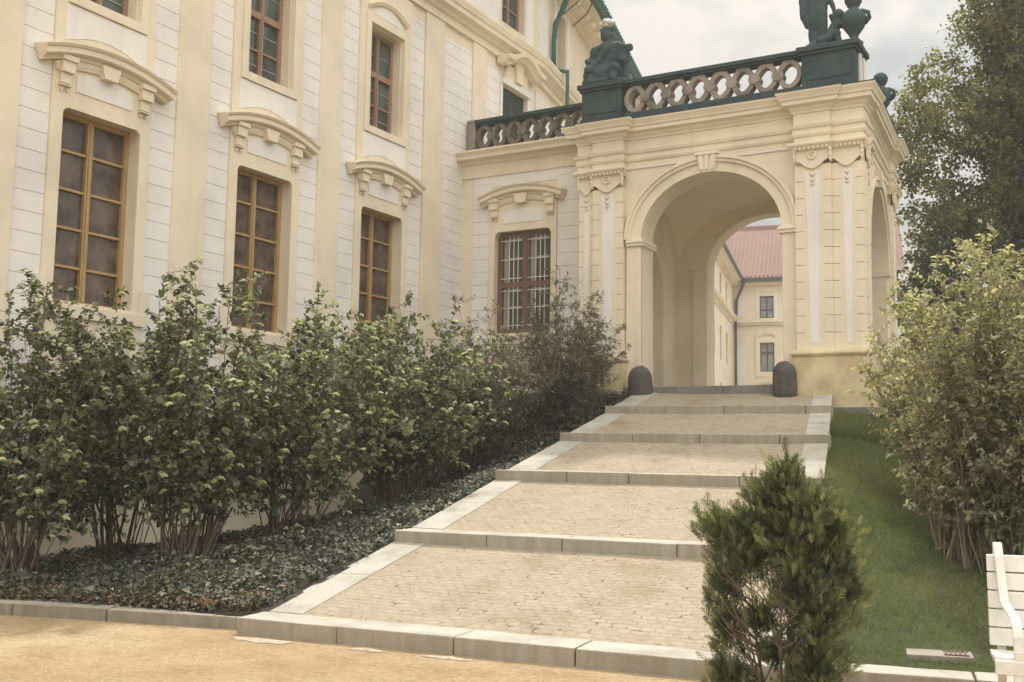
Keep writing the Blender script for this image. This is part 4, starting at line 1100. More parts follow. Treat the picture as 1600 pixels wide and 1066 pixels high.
for u, sg in ((0.07, 1), (BW - 0.07, -1)):
    m = MB(); m.side = side
    P = lambda n, z, du=0.0: BF(u + sg * du, n, z)
    # armrest strap: curls over the top slat, runs down the back, forward as the arm and down to the front foot
    arm = [P(0.505, 0.97), P(0.50, 1.02), P(0.48, 1.05), P(0.452, 1.058), P(0.425, 1.04), P(0.40, 0.99, 0.003), P(0.36, 0.90, 0.008), P(0.32, 0.81, 0.013), P(0.285, 0.745, 0.016), P(0.245, 0.71, 0.02), P(0.17, 0.69, 0.03), P(0.06, 0.675, 0.042), P(-0.06, 0.655, 0.052), P(-0.13, 0.62, 0.057), P(-0.165, 0.56, 0.06), P(-0.175, 0.48, 0.06)]
    m.bar(arm, 0.055, 0.02); m.build('armrest', WPAINT, bench, bevel=0.007)
    m = MB(); m.side = side
    m.bar([P(-0.175, 0.485, 0.06), P(-0.172, 0.38, 0.058), P(-0.17, 0.22, 0.055), P(-0.19, 0.10, 0.055), P(-0.23, 0.0, 0.055)], 0.055, 0.028); m.build('leg', WPAINT, bench, bevel=0.007)
    m = MB(); m.side = side
    m.bar([P(0.455, 0.99), P(0.40, 0.70), P(0.345, 0.40), P(0.37, 0.2), P(0.44, 0.0)], 0.05, 0.026); m.build('leg', WPAINT, bench, bevel=0.007)
    m = MB(); m.side = side
    m.bar([P(-0.165, 0.375, 0.055), P(0.08, 0.378, 0.02), P(0.345, 0.385)], 0.05, 0.03); m.build('seat_bracket', WPAINT, bench, bevel=0.006)

# drain slab in the lawn
DF = lambda u, n, z: (-1.46 + u * 0.97 - n * 0.20, 8.44 + u * 0.26 + n * 0.97, z)
drain = thing('drain_cover', 'small pale stone slab with an iron grate sunk in the lawn', 'drain cover')
dz = float(z_lawn(-1.2, 8.62)) + 0.035
m = MB(DF); m.box(0, 0.46, 0, 0.26, dz - 0.15, dz); m.build('slab', stone('drain_stone', (0.33, 0.295, 0.235), (0.2, 0.18, 0.14)), drain, bevel=0.008)
m = MB(DF)
for i in range(5): m.box(0.27 + i * 0.033, 0.285 + i * 0.033, 0.05, 0.20, dz, dz + 0.008)
m.box(0.26, 0.43, 0.03, 0.05, dz, dz + 0.009); m.box(0.26, 0.43, 0.20, 0.22, dz, dz + 0.009); m.build('iron_grate', IRON, drain)
# ------------------------------------------------------------------ planting
def np_mesh(name, V, Q, mat, tint=None, parent=None):
    me = bpy.data.meshes.new(name); V = np.asarray(V, np.float32); Q = np.asarray(Q, np.int32)
    k = Q.shape[1]
    me.vertices.add(len(V)); me.vertices.foreach_set('co', V.ravel())
    me.loops.add(Q.size); me.loops.foreach_set('vertex_index', Q.ravel())
    me.polygons.add(len(Q)); me.polygons.foreach_set('loop_start', np.arange(0, Q.size, k, dtype=np.int32)); me.polygons.foreach_set('loop_total', np.full(len(Q), k, np.int32))
    me.update(calc_edges=True)
    if tint is not None:
        a = me.attributes.new('tint', 'FLOAT', 'POINT'); a.data.foreach_set('value', np.asarray(tint, np.float32))
    me.materials.append(mat); o = bpy.data.objects.new(name, me); COL.objects.link(o)
    if parent: o.parent = parent
    return o
def nrmz(a): return a / np.maximum(np.linalg.norm(a, axis=-1, keepdims=True), 1e-9)
LEAF = {'ovate': ([0, .32, .70, 1, .70, .32], [0, .5, .40, 0, -.40, -.5]),
        'lance': ([0, .30, .65, 1, .65, .30], [0, .5, .38, 0, -.38, -.5]),
        'ivy': ([0, .12, .62, 1, .62, .12], [0, .62, .34, 0, -.34, -.62])}
def leaf_mesh(name, pos, ax, nr, L, W, mat, tint, parent=None, shape='ovate', fold=0.16, droop=0.15):
    """one small folded leaf per row; all leaves of a plant are one mesh"""
    pos, ax, nr = np.asarray(pos), nrmz(np.asarray(ax)), np.asarray(nr)
    sd = nrmz(np.cross(ax, nr)); nr = np.cross(sd, ax)
    tx, ty = LEAF[shape]; n = len(pos); V = np.zeros((n, 6, 3))
    for i in range(6):
        V[:, i] = pos + ax * (tx[i] * L)[:, None] + sd * (ty[i] * W)[:, None] + nr * (abs(ty[i]) * W * fold * 2 - tx[i] ** 2 * L * droop)[:, None]
    b = (np.arange(n) * 6)[:, None]
    Q = np.concatenate([b + np.array([[0, 1, 2, 3]]), b + np.array([[0, 3, 4, 5]])])
    return np_mesh(name, V.reshape(-1, 3), Q, mat, np.repeat(tint, 6), parent)
def rnd_unit(rg, n):
    return nrmz(rg.normal(size=(n, 3)))
def bez(p0, p1, p2, t): return (1 - t) ** 2 * p0 + 2 * t * (1 - t) * p1 + t * t * p2

def shrub(label, cat, base, h, rad, rg, mat, bark, stems=34, crown0=0.22, leaf=(0.055, 0.095), wid=0.62, shape='ovate', twigs=2, per=8, flowers=0.5, lean=(0, 0), name='flowering_shrub', group=None, asym=(1, 1), droop=0.2, nodes=13, up=0.25, base_r=0.25, tw=(0.16, 0.42), fs=1.0, tintpow=1.0, skirt=0.0):
    root = thing(name, label, cat, group)
    root.location = (0, 0, 0)
    b = np.array(base, float)
    wood_ = MB(); P = []; A = []; Fp = []; Fd = []
    for i in range(stems):
        ang = rg.uniform(0, 2 * math.pi); rr = math.sqrt(rg.uniform(0, 1))
        hh = h * (0.62 + 0.38 * rg.uniform()) * (1 - 0.30 * rr ** 2)
        if rg.uniform() < 0.10: hh *= 1.10
        a2 = ang + rg.normal() * 1.1; b0 = b + np.array([math.cos(a2), math.sin(a2), -0.05 / base_r]) * base_r * rg.uniform(0.15, 1) ** 0.7
        tip = b + np.array([math.cos(ang) * rad * rr * asym[0] + lean[0], math.sin(ang) * rad * rr * asym[1] + lean[1], hh])
        if rg.uniform() < skirt: tip[2] = b[2] + h * rg.uniform(0.25, 0.55); tip[:2] = b[:2] + (tip[:2] - b[:2]) * 1.15
        mid = b0 * 0.55 + tip * 0.45 + np.array([0, 0, hh * 0.16]) + rg.normal(size=3) * 0.07
        ts = np.linspace(0, 1, 8); pts = [bez(b0, mid, tip, t) + rg.normal(size=3) * 0.018 * (0 < t < 1) for t in ts]
        r0 = (0.007 + 0.02 * rg.uniform() ** 2.2) * (h / 3.5)
        wood_.tube([tuple(p) for p in pts], [r0 * (1 - 0.82 * t) for t in ts], 5)
        for k in range(nodes):
            t = crown0 + (1 - crown0) * (k + rg.uniform()) / nodes
            p = bez(b0, mid, tip, min(t, 1))
            for q in range(twigs):
                out = np.array([math.cos(ang), math.sin(ang), 0]) * rr * 0.5
                d = nrmz(rg.normal(size=3) * np.array([1, 1, 0.6]) + out + np.array([0, 0, up + 0.5 * t]))
                ln = rg.uniform(*tw) * (1.15 - 0.45 * t)
                e = p + d * ln + np.array([0, 0, -0.05 * ln])
                wood_.tube([tuple(p), tuple((p + e) / 2 + np.array([0, 0, 0.02])), tuple(e)], [0.004, 0.003, 0.002], 3)
                m_ = per
                for j in range(m_):
                    f = 0.25 + 0.75 * (j // 2 + 1) / (m_ / 2)
                    pp = p + (e - p) * min(f, 1)
                    s_ = np.cross(d, rg.normal(size=3)); s_ = s_ / (np.linalg.norm(s_) + 1e-9)
                    a = d * 0.55 + s_ * (1 if j % 2 else -1) * 0.8 + np.array([0, 0, -0.10])
                    P.append(pp); A.append(a)
                if flowers and rg.uniform() < flowers * (0.25 + 0.75 * t) * (0.4 + 0.6 * rr):
                    Fp.append(e + d * 0.02); Fd.append(nrmz(d * 0.5 + np.array([0, 0, 1.0])))
    wood_.build('stems', bark, root, fix=False, smooth=True)
    P = np.array(P); A = np.array(A); n = len(P)
    L = rg.uniform(leaf[0], leaf[1], n); W = L * wid * rg.uniform(0.85, 1.15, n)
    NR = nrmz(rg.normal(size=(n, 3)) * 0.55 + np.array([0, 0, 1.0]) + (P - b - np.array([0, 0, h * 0.5])) * 0.25)
    leaf_mesh('foliage', P, A, NR, L, W, mat, rg.uniform(0, 1, n) ** tintpow, root, shape, droop=droop)
    if Fp:
        # each flower head is a flattened dome of many tiny knobs
        V = []; Q = []; T = []
        octv = np.array([[1, 0, 0], [0, 1, 0], [-1, 0, 0], [0, -1, 0], [0, 0, 1]]) 
        for p, d in zip(Fp, Fd):
            r = rg.uniform(0.026, 0.05) * fs
            x = nrmz(np.cross(d, [0.3, 1, 0.1])); y = np.cross(d, x)
            tone = rg.uniform(0.1, 1)
            for j in range(17):
                a = j * 2.39996; q = math.sqrt(j / 17)
                c0 = p + (x * math.cos(a) + y * math.sin(a)) * r * q + d * r * (0.55 * (1 - q * q))
                o_ = len(V)
                for v in octv: V.append(c0 + (x * v[0] + y * v[1] + d * v[2]) * r * 0.30)
                T += [min(1, max(0, tone + rg.uniform(-0.25, 0.25)))] * 5
                Q += [(o_, o_ + 1, o_ + 4), (o_ + 1, o_ + 2, o_ + 4), (o_ + 2, o_ + 3, o_ + 4), (o_ + 3, o_, o_ + 4)]
        np_mesh('blossoms', np.array(V), np.array(Q), L_FLOWER, T, root)
    return root

rg = np.random.default_rng(11)
G1 = 'flowering shrubs along the palace wall'
VB = dict(group=G1, mat=L_VIB, bark=BARK, leaf=(0.042, 0.095), wid=0.66, flowers=0.5, nodes=17, fs=1.0, per=9, tw=(0.16, 0.44), crown0=0.27)
shrub('big leafy green shrub with cream flower heads, leftmost of the flowering shrubs', 'shrub', (-10.75, 7.75, 0.12), 3.50, 1.45, rg, stems=42, skirt=0.16, lean=(-0.25, 0.1), **VB)
shrub('slender flowering shrub of few stems half hidden between the two leftmost big flowering shrubs', 'shrub', (-11.25, 9.6, 0.12), 3.6, 1.25, rg, stems=22, base_r=0.2, skirt=0.05, **VB)
shrub('large flowering shrub with thick dark stems, below the strip between the first two tall windows', 'shrub', (-9.40, 8.95, 0.25), 3.55, 1.40, rg, stems=46, skirt=0.12, lean=(0, 0.15), **VB)
shrub('flowering shrub with thin leaning stems, below the second tall window and nearest the lowest tread', 'shrub', (-9.15, 10.4, 0.35), 3.50, 1.30, rg, stems=34, base_r=0.3, skirt=0.08, lean=(0.15, 0.2), **VB)
shrub('flowering shrub with a cluster of dark upright stems, beside the second tread of the steps', 'shrub', (-9.05, 12.7, 0.80), 3.10, 1.45, rg, stems=44, skirt=0.2, **VB)
shrub('flowering shrub in the inner corner between the palace and the barred brown window', 'shrub', (-10.6, 14.5, 0.9), 3.2, 1.45, rg, stems=36, skirt=0.15, **VB)
OL = dict(mat=L_OLIVE, bark=BARK, shape='lance', leaf=(0.045, 0.085), wid=0.28, flowers=0, per=12, name='olive_shrub', group='olive grey shrubs by the wing', nodes=16, tw=(0.15, 0.42))
shrub('dull olive grey shrub below the barred brown window', 'shrub', (-9.75, 16.0, 1.45), 2.85, 1.35, rg, stems=56, crown0=0.06, skirt=0.35, **OL)
shrub('taller olive grey feathery shrub beside the top treads and a guard stone', 'shrub', (-8.75, 17.4, 2.1), 2.75, 1.10, rg, stems=58, crown0=0.05, skirt=0.35, **OL)
LB = dict(mat=L_LIGHT, bark=TANBARK, name='green_shrub', group='pale green shrubs on the lawn', leaf=(0.04, 0.08), wid=0.5, up=0.7, flowers=0.05, nodes=18, per=10)
shrub('big pale green shrub of many upright brown stems on the lawn, between thuja and bench', 'shrub', (-1.30, 11.9, 0.50), 3.65, 1.15, rg, stems=58, base_r=0.45, crown0=0.16, skirt=0.2, **LB)
shrub('tall pale green shrub directly behind the white bench', 'shrub', (-0.25, 11.5, 0.38), 3.95, 1.25, rg, stems=56, base_r=0.45, crown0=0.16, skirt=0.15, **LB)
shrub('pale green shrub with arching branches reaching in front of the stained portico plinth', 'shrub', (-1.95, 13.9, 1.1), 2.75, 0.95, rg, stems=36, base_r=0.3, crown0=0.1, skirt=0.3, **LB)
shrub('low dark green shrub under the tree behind the portico corner', 'shrub', (-3.4, 27.5, 2.4), 5.6, 2.0, rg, L_DARK, TREEBARK, stems=46, leaf=(0.09, 0.15), per=10, flowers=0, nodes=14, tw=(0.3, 0.7), crown0=0.05, skirt=0.3, name='dark_shrub')

def tree(label, base, h, r0, crown, rg, mat, n_cl=900, per=34, leaf=(0.10, 0.17), name='broadleaf_tree', cl_r=0.25, extra=()):
    root = thing(name, label, 'tree'); b = np.array(base, float)
    w = MB(); tips = []
    def grow(p, d, ln, r, lev):
        n = 4; pts = [p]; q = p.copy(); dd = d.copy(); cc_ = np.array(crown[:3]); rr_ = np.array([crown[3], crown[3], crown[4]])
        if lev > 0 and (((p + d * ln - cc_) / rr_) ** 2).sum() > 1.0 and p[2] > cc_[2] - rr_[2]: return
        for i in range(n):
            dd = nrmz(dd + rg.normal(size=3) * 0.10 + np.array([0, 0, 0.05])); q = q + dd * ln / n; pts.append(q.copy())
        w.tube([tuple(x) for x in pts], [r * (1 - 0.45 * i / n) for i in range(n + 1)], 7 if lev < 2 else 4)
        if lev >= 2: tips.extend(pts[2:])
        if lev == 4: return
        nb = [5, 4, 4, 3][lev]
        for i in range(nb):
            k = pts[rg.integers(2, n + 1)] if i else pts[-1]
            a = rnd_unit(rg, 1)[0] * np.array([1, 1, 0.55]); nd = nrmz(dd * 0.75 + a * 0.95)
            grow(k, nd, ln * rg.uniform(0.58, 0.78), r * 0.52, lev + 1)
    trunk = MB(); hh = h * 0.22
    tp = [b, b + np.array([0.05, 0, hh * 0.5]), b + np.array([-0.05, 0.05, hh])]
    trunk.tube([tuple(x) for x in tp], [r0 * 1.25, r0, r0 * 0.9], 12); trunk.build('trunk', TREEBARK, root, smooth=True)
    for i in range(6):
        a = 2 * math.pi * i / 6 + rg.uniform(-0.3, 0.3)
        grow(tp[-1] - np.array([0, 0, rg.uniform(0, hh * 0.2)]), nrmz(np.array([math.cos(a) * rg.uniform(0.25, 0.8), math.sin(a) * rg.uniform(0.25, 0.8), 1.0])), h * 0.24, r0 * 0.55, 1)
    grow(tp[-1], np.array([0, 0, 1.0]), h * 0.27, r0 * 0.7, 0)
    w.build('limbs', TREEBARK, root, fix=False, smooth=True)
    T = np.array(tips)
    # keep the crown inside an uneven envelope of a few lobes
    lobes = [crown] + list(extra); keep = np.zeros(len(T), bool); parts_ = []
    for cx, cy, cz, rx, rz in lobes:
        q = (T - np.array([cx, cy, cz])) / np.array([rx, rx, rz]); keep |= (q ** 2).sum(1) < 1.1
        m_ = int(n_cl * rx * rx * rz / (crown[3] ** 2 * crown[4]) + 30)
        parts_.append(rnd_unit(rg, m_) * (rg.uniform(0, 1, (m_, 1)) ** 0.36) * np.array([rx, rx, rz]) + np.array([cx, cy, cz]))
    T = T[keep]; T = T[rg.uniform(0, 1, len(T)) < 0.45]; ex = np.concatenate(parts_)
    lob = np.sin(ex[:, 0] * 2.4) + np.sin(ex[:, 1] * 2.1 + 1) + np.sin(ex[:, 2] * 2.2 + ex[:, 0] * 0.9)
    ex = ex[lob > -0.85]
    C = np.concatenate([T, ex]); n = len(C) * per
    P = np.repeat(C, per, 0) + rg.normal(size=(n, 3)) * cl_r * np.array([0.6, 0.6, 0.42])
    A = rnd_unit(rg, n) + np.array([0, 0, -0.25]); NR = rg.normal(size=(n, 3)) * 0.7 + np.array([0, 0, 1])
    L = rg.uniform(leaf[0], leaf[1], n)
    tt = np.clip(np.repeat(rg.uniform(0.1, 0.9, len(C)), per) + rg.uniform(-0.3, 0.3, n), 0, 1)
    leaf_mesh('crown', P, A, NR, L, L * 0.75, mat, tt, root)
    return root
tree('tall broadleaf tree with dark limbs, nearest the side arch of the portico', (-1.4, 30.5, 2.2), 16.5, 0.25, (-0.7, 30.5, 12.5, 3.0, 6.2), rg, L_TREE, n_cl=2700, per=36, leaf=(0.07, 0.125), extra=((-3.0, 30.0, 9.5, 2.3, 3.4), (-2.8, 30.8, 5.8, 2.4, 3.4), (0.8, 31, 8.0, 3.0, 4.0)))
tree('broadleaf tree whose crown fills the top right corner of the photo', (2.4, 34.0, 2.2), 19.0, 0.28, (2.4, 34.0, 13.5, 4.0, 7.0), rg, L_TREE, n_cl=520, per=34, leaf=(0.08, 0.13), extra=((0.5, 34, 8.0, 3.0, 4.5),))

# thuja in the foreground
def thuja(label, base, h, rg):
    root = thing('thuja_bush', label, 'conifer'); b = np.array(base, float)
    w = MB()
    for i in range(11):
        a = rg.uniform(0, 2 * math.pi); r = rg.uniform(0.02, 0.30); hh = h * rg.uniform(0.5, 0.92) * (1 - 0.35 * r / 0.28)
        p0 = b + np.array([math.cos(a), math.sin(a), 0]) * 0.05; p2 = b + np.array([math.cos(a) * r, math.sin(a) * r, hh]); p1 = p0 * 0.5 + p2 * 0.5 + np.array([0.04 * math.cos(a), 0.04 * math.sin(a), 0])
        w.tube([tuple(bez(p0, p1, p2, t)) for t in np.linspace(0, 1, 7)], [0.011 * (1 - 0.8 * t) for t in np.linspace(0, 1, 7)], 5)
        for k in range(14):
            t = rg.uniform(0.3, 1); q = bez(p0, p1, p2, t); d = nrmz(np.array([math.cos(a) + rg.normal() * 0.7, math.sin(a) + rg.normal() * 0.7, 0.8]))
            w.tube([tuple(q), tuple(q + d * 0.12), tuple(q + d * 0.2 + np.array([0, 0, 0.05]))], [0.005, 0.004, 0.002], 4)
    w.build('stems', REDBARK, root, fix=False, smooth=True)
    lobes = [((0.05, 0.0, 1.48), (0.095, 0.09, 0.15)), ((0.0, 0.02, 1.42), (0.10, 0.09, 0.12)), ((-0.06, -0.03, 1.38), (0.13, 0.12, 0.13)), ((0.20, 0, 1.34), (0.20, 0.16, 0.14)), ((0.08, 0.02, 1.22), (0.24, 0.2, 0.18)), ((0.36, 0.02, 1.20), (0.13, 0.13, 0.16)),
             ((-0.41, -0.05, 1.20), (0.11, 0.11, 0.10)), ((-0.30, -0.06, 1.10), (0.15, 0.13, 0.13)), ((-0.20, -0.04, 1.20), (0.12, 0.11, 0.12)), ((-0.10, 0.0, 1.12), (0.16, 0.14, 0.16)), ((-0.17, -0.08, 1.00), (0.17, 0.15, 0.17)), ((0.18, 0.0, 0.98), (0.27, 0.24, 0.26)), ((0.38, 0.05, 0.95), (0.13, 0.14, 0.24)), ((0.46, 0.02, 0.82), (0.09, 0.1, 0.08)),
             ((-0.36, -0.02, 0.82), (0.11, 0.12, 0.17)), ((0.26, 0.0, 0.62), (0.21, 0.2, 0.28)), ((-0.34, -0.02, 0.55), (0.10, 0.12, 0.2)), ((0.25, 0.0, 0.32), (0.18, 0.18, 0.24)), ((0.06, 0.06, 0.75), (0.10, 0.08, 0.13)), ((-0.13, 0.05, 0.60), (0.07, 0.06, 0.12)),
             ((-0.33, -0.05, 0.25), (0.14, 0.14, 0.12)), ((-0.15, 0.0, 0.13), (0.15, 0.14, 0.08)), ((0.20, 0, 0.12), (0.20, 0.18, 0.12)), ((-0.02, -0.10, 0.42), (0.06, 0.05, 0.09))]
    cnt = [int(150 + 12500 * l[1][0] * l[1][2]) for l in lobes]
    C = []; D = []; Tn = []
    for (c, r), n in zip(lobes, cnt):
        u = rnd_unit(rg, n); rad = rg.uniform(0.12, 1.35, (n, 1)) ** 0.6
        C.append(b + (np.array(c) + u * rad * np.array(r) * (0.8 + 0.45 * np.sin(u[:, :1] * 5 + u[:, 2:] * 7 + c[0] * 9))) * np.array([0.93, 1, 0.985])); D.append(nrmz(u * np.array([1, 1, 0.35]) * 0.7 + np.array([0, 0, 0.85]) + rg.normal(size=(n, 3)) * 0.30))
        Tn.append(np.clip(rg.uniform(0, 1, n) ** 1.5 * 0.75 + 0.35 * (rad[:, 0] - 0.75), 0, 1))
    C = np.concatenate(C); D = np.concatenate(D); Tn = np.concatenate(Tn); n = len(C)
    pl = nrmz(rg.normal(size=(n, 3))); S = nrmz(np.cross(D, pl)); Nn = np.cross(S, D)
    V = []; T = []
    def strip(p, d, L, Wd):
        s = np.cross(Nn, d); return np.stack([p - s * Wd * 0.5, p + s * Wd * 0.5, p + d * L + s * Wd * 0.35 - Nn * 0.006, p + d * L - s * Wd * 0.35 - Nn * 0.006], 1)
    Ls = rg.uniform(0.05, 0.105, n)[:, None]
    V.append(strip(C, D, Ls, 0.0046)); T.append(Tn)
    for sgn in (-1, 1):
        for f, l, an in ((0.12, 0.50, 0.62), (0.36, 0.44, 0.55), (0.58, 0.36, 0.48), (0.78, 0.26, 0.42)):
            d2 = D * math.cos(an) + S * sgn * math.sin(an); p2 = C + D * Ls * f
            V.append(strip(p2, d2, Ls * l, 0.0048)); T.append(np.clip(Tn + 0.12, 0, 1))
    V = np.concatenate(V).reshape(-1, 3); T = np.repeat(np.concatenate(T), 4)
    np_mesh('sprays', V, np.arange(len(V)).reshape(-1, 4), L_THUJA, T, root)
    return root
thuja('small ragged thuja with bare red brown stems inside, standing before the lowest step', (-1.93, 6.76, -0.04), 1.6, np.random.default_rng(5))

# ivy over the bank (nobody could count it)
rg = np.random.default_rng(21)
n = 95000
x = rg.uniform(-12.1, -6.5, n); y = rg.uniform(6.3, 19.3, n)
k = (y > KL(x) - 0.02) & (x < edge_l(y) + 0.03 - 0.10 * rg.uniform(0, 1, n)) & (x > -12.0 + 0.25 * np.sin(y * 3))
dens = 0.55 + 0.45 * np.sin(x * 2.3 + 1) * np.sin(y * 1.9); k &= rg.uniform(0, 1, n) < (0.72 + 0.28 * dens)
x, y = x[k], y[k]; n = len(x)
P = np.stack([x, y, z_bed(x, y) + rg.uniform(0.01, 0.13, n) * (0.7 + 0.5 * np.sin(x * 3.1 + np.sin(y * 5)) * np.sin(y * 2.7 + x)) + 0.05 * np.maximum(0, np.sin(x * 6.3 + 2 * np.sin(y * 3.1)) * np.sin(y * 5.7))], 1)
A = rnd_unit(rg, n) * np.array([1, 1, 0.35]) + np.array([0.1, -0.25, 0.0]); NR = rg.normal(size=(n, 3)) * 0.45 + np.array([0.05, -0.25, 1])
L = 0.022 + 0.055 * rg.uniform(0, 1, n) ** 1.7
patch = 0.5 + 0.5 * np.sin(x * 1.3 + 0.7) * np.sin(y * 1.1 + x)
o = leaf_mesh('ivy_carpet', P, A, NR, L, L * 0.8, L_IVY, np.clip(rg.uniform(0, 1, n) ** 1.8 * (0.5 + 0.7 * patch) + 0.35 * np.exp(-(y - KL(x)) / 0.25) * rg.uniform(0, 1, n), 0, 1), None, 'ivy', droop=0.3)
tag(o, 'dark ivy covering the sloping bank between the palace and the steps', 'ivy', kind='stuff')
# dry leaves along the front edge of the bed
n = 3600
x = rg.uniform(-12, -6.9, n); y = KL(x) + np.abs(rg.normal(0, 0.26, n)) - 0.02
P = np.stack([x, y, z_bed(x, y) + rg.uniform(0.0, 0.10, n)], 1)
L_DRY = leaf_mat('dry_leaf', (0.06, 0.035, 0.018), (0.15, 0.095, 0.045), (0.26, 0.17, 0.08), 0.1)
o = leaf_mesh('leaf_litter', P, rnd_unit(rg, n) * np.array([1, 1, 0.3]), rg.normal(size=(n, 3)) * 0.5 + np.array([0, 0, 1]), rg.uniform(0.03, 0.06, n), rg.uniform(0.015, 0.035, n), L_DRY, rg.uniform(0, 1, n))
tag(o, 'brown dead leaves lying along the front edge of the ivy bed', 'leaf litter', kind='stuff')
# loose pebbles on the gravel
n = 5200
x = rg.uniform(-10.5, 0.4, n); y = rg.uniform(4.9, 7.6, n); k = np.where(x < -6.75, y < KL(x) - 0.38, y < 7.10 + (x + 6.77) * 0.112)
x, y = x[k], y[k]; n = len(x); r = 0.003 + 0.007 * rg.uniform(0, 1, n) ** 3
ov = np.array([[1, 0, 0], [0, 1, 0], [-1, 0, 0], [0, -1, 0], [0, 0, 0.8]]); a = rg.uniform(0, 6.28, n)
rot = np.stack([np.stack([np.cos(a), -np.sin(a), 0 * a], 1), np.stack([np.sin(a), np.cos(a), 0 * a], 1), np.stack([0 * a, 0 * a, 1 + 0 * a], 1)], 1)
V = np.einsum('nij,kj->nki', rot, ov) * r[:, None, None] * rg.uniform(0.7, 1.3, (n, 5, 1)) + np.stack([x, y, 0 * x], 1)[:, None]
b_ = (np.arange(n) * 5)[:, None]
Q = np.concatenate([b_ + np.array([[i, (i + 1) % 4, 4]]) for i in range(4)])
L_PEB = leaf_mat('pebble', (0.16, 0.10, 0.05), (0.36, 0.27, 0.165), (0.55, 0.47, 0.36), 0.0, 0.9)
o = np_mesh('pebbles', V.reshape(-1, 3), Q, L_PEB, np.repeat(rg.uniform(0, 1, n), 5))
tag(o, 'small loose pebbles scattered over the sandy gravel', 'pebbles', kind='stuff')
# lawn grass
n = 210000
y = 7.75 + (rg.uniform(0, 1, n) ** 1.3) * 11.5; x = edge_r(y) + rg.uniform(-0.02, 1, n) ** 1.2 * 5.5
k = (y > KR(x) + 0.0) & ~((x > -1.5) & (x < -1.0) & (y > 8.46 + (x + 1.46) * 0.27) & (y < 8.72 + (x + 1.46) * 0.27)) & (y < 18.7)
k &= np.isfinite(x)
x, y = x[k], y[k]; n = len(x)
far = np.clip((y - 8) / 10, 0, 1)
h = rg.uniform(0.022, 0.05, n) * (1 + 0.5 * far); wv = rg.uniform(0.004, 0.007, n) * (1 + 1.3 * far)
# longer tufts along the top by the portico
tuft = (y > 16.8) & (x < -2.4); h = np.where(tuft, h * rg.uniform(1.5, 4.5, n), h)
base = np.stack([x, y, z_lawn(x, y) - 0.004], 1); a = rg.uniform(0, 2 * math.pi, n); s = np.stack([np.cos(a), np.sin(a), 0 * a], 1)
tip = base + np.stack([rg.normal(0, 0.45, n) * h, rg.normal(0, 0.45, n) * h, h], 1)
V = np.stack([base - s * wv[:, None] * 0.5, base + s * wv[:, None] * 0.5, tip], 1).reshape(-1, 3)
pt = 0.5 + 0.25 * np.sin(x * 2.1 + y) + 0.25 * np.sin(y * 1.3 - x * 0.7)
o = np_mesh('lawn_grass', V, np.arange(len(V)).reshape(-1, 3), L_GRASS, np.repeat(np.clip(rg.uniform(0, 0.65, n) + 0.5 * pt * pt - 0.05, 0, 1), 3))
tag(o, 'short mown green grass on the bank right of the steps', 'grass', kind='stuff')

# ------------------------------------------------------------------ light, sky, camera
HAZE = 0.0016
w = bpy.data.worlds.new('World'); SC.world = w; w.use_nodes = True
nt = w.node_tree; bg = nt.nodes['Background']
SUN_EL, SUN_AZ = R(54), R(20)         # sun behind the portico, a little to the left
sd = Vector((-math.sin(SUN_AZ) * math.cos(SUN_EL), math.cos(SUN_AZ) * math.cos(SUN_EL), math.sin(SUN_EL)))
sky = nt.nodes.new('ShaderNodeTexSky'); sky.sky_type = 'NISHITA'; sky.sun_disc = False
sky.sun_elevation = SUN_EL; sky.sun_rotation = -SUN_AZ
sky.air_density = 1.0; sky.dust_density = 2.0
tc = nt.nodes.new('ShaderNodeTexCoord'); sp = nt.nodes.new('ShaderNodeSeparateXYZ'); nt.links.new(tc.outputs['Generated'], sp.inputs[0])
mp = nt.nodes.new('ShaderNodeMapping'); mp.inputs['Scale'].default_value = (1, 1, 1.9); mp.inputs['Location'].default_value = (0.35, 0.1, 0.2); nt.links.new(tc.outputs['Generated'], mp.inputs['Vector'])
n1 = nt.nodes.new('ShaderNodeTexNoise'); n1.inputs['Scale'].default_value = 5.2; n1.inputs['Detail'].default_value = 7; n1.inputs['Roughness'].default_value = 0.52; n1.inputs['Distortion'].default_value = 0.25
nt.links.new(mp.outputs[0], n1.inputs['Vector'])
CL = 1.0
cc = ramp(nt, n1.outputs['Fac'], [(0.40, (0.74 * CL, 0.77 * CL, 0.765 * CL)), (0.48, (0.90 * CL, 0.905 * CL, 0.87 * CL)), (0.56, (1.18 * CL, 1.10 * CL, 1.0 * CL))])
# overcast sky: brighter towards the zenith
el = nt.nodes.new('ShaderNodeMath'); el.operation = 'MULTIPLY_ADD'; el.use_clamp = False; nt.links.new(sp.outputs['Z'], el.inputs[0]); el.inputs[1].default_value = 9.0; el.inputs[2].default_value = 5.4
sc_ = nt.nodes.new('ShaderNodeVectorMath'); sc_.operation = 'SCALE'; dt = nt.nodes.new('ShaderNodeVectorMath'); dt.operation = 'DOT_PRODUCT'; nt.links.new(tc.outputs['Generated'], dt.inputs[0]); dt.inputs[1].default_value = (0.27, -0.36, 0.0)
d1 = nt.nodes.new('ShaderNodeMath'); d1.operation = 'ADD'; nt.links.new(dt.outputs['Value'], d1.inputs[0]); d1.inputs[1].default_value = 1.0  # extra sky brightness behind the camera, added to fill the walls
d2 = nt.nodes.new('ShaderNodeMath'); d2.operation = 'MULTIPLY'; nt.links.new(d1.outputs[0], d2.inputs[0]); nt.links.new(el.outputs[0], d2.inputs[1])
nt.links.new(cc, sc_.inputs[0]); nt.links.new(d2.outputs[0], sc_.inputs['Scale'])
cover = ramp(nt, n1.outputs['Fac'], [(0.22, (0.7, 0.7, 0.7)), (0.36, (0.97, 0.97, 0.97))])
col = mix(nt, cover, sky.outputs[0], sc_.outputs[0])
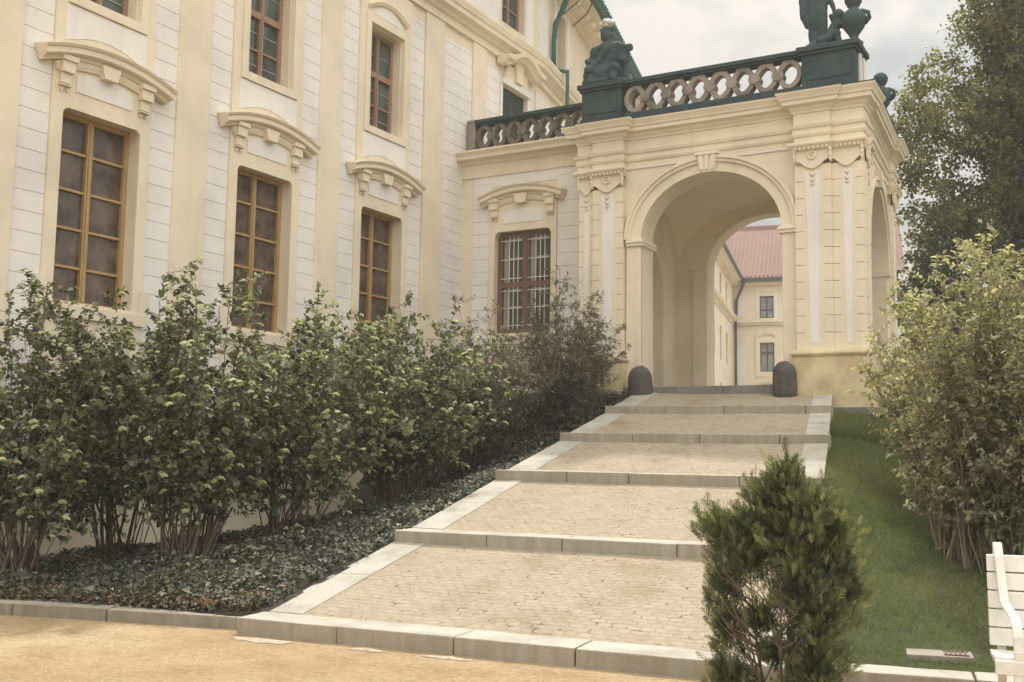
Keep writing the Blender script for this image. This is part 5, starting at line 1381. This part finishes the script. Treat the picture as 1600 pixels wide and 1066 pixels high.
nt.links.new(col, bg.inputs['Color']); bg.inputs['Strength'].default_value = 0.10
sl_ = bpy.data.lights.new('sun', 'SUN'); sl_.energy = 2.6; sl_.angle = R(2.5); sl_.color = (1.0, 0.95, 0.86)
so = bpy.data.objects.new('sun', sl_); COL.objects.link(so); so.rotation_euler = (-sd).to_track_quat('-Z', 'Y').to_euler()
so.location = (0, 0, 40)

hz = MB().box(-185, 185, -155, 225, -1.4, 27.5)  # haze volume added to lift the dark tones
hm = bpy.data.materials.new('thin_haze'); hm.use_nodes = True; hn = hm.node_tree
for n_ in list(hn.nodes):
    if n_.type != 'OUTPUT_MATERIAL': hn.nodes.remove(n_)
pv = hn.nodes.new('ShaderNodeVolumePrincipled'); pv.inputs['Color'].default_value = (0.95, 0.93, 0.88, 1); pv.inputs['Density'].default_value = HAZE; pv.inputs['Anisotropy'].default_value = 0.2
hn.links.new(pv.outputs[0], [n_ for n_ in hn.nodes if n_.type == 'OUTPUT_MATERIAL'][0].inputs['Volume'])
ho = hz.build('haze', hm); ho['kind'] = 'stuff'; ho['label'] = 'thin pale haze added over the whole place to lift its dark tones'; ho['category'] = 'haze'

cam = bpy.data.cameras.new('camera'); co = bpy.data.objects.new('camera', cam); COL.objects.link(co)
F, PI_, RO, YA = 1676.05, 0.103082, 0.0146116, 0.519873
fw = Vector((-math.sin(YA) * math.cos(PI_), math.cos(YA) * math.cos(PI_), math.sin(PI_)))
rt = Vector((math.cos(YA), math.sin(YA), 0)); up = rt.cross(fw)
r2 = rt * math.cos(RO) + up * math.sin(RO); u2 = up * math.cos(RO) - rt * math.sin(RO)
co.matrix_world = Matrix(((r2.x, u2.x, -fw.x, 0), (r2.y, u2.y, -fw.y, 0), (r2.z, u2.z, -fw.z, 1.6), (0, 0, 0, 1)))
cam.sensor_width = 36; cam.lens = 36 * F / 1600; cam.clip_end = 2000; cam.clip_start = 0.05
SC.camera = co
SC.view_settings.view_transform = 'Standard'; SC.view_settings.look = 'None'; SC.view_settings.exposure = 0.60; SC.view_settings.gamma = 1
SC.cycles.max_bounces = 7; SC.cycles.diffuse_bounces = 4; SC.cycles.transparent_max_bounces = 4
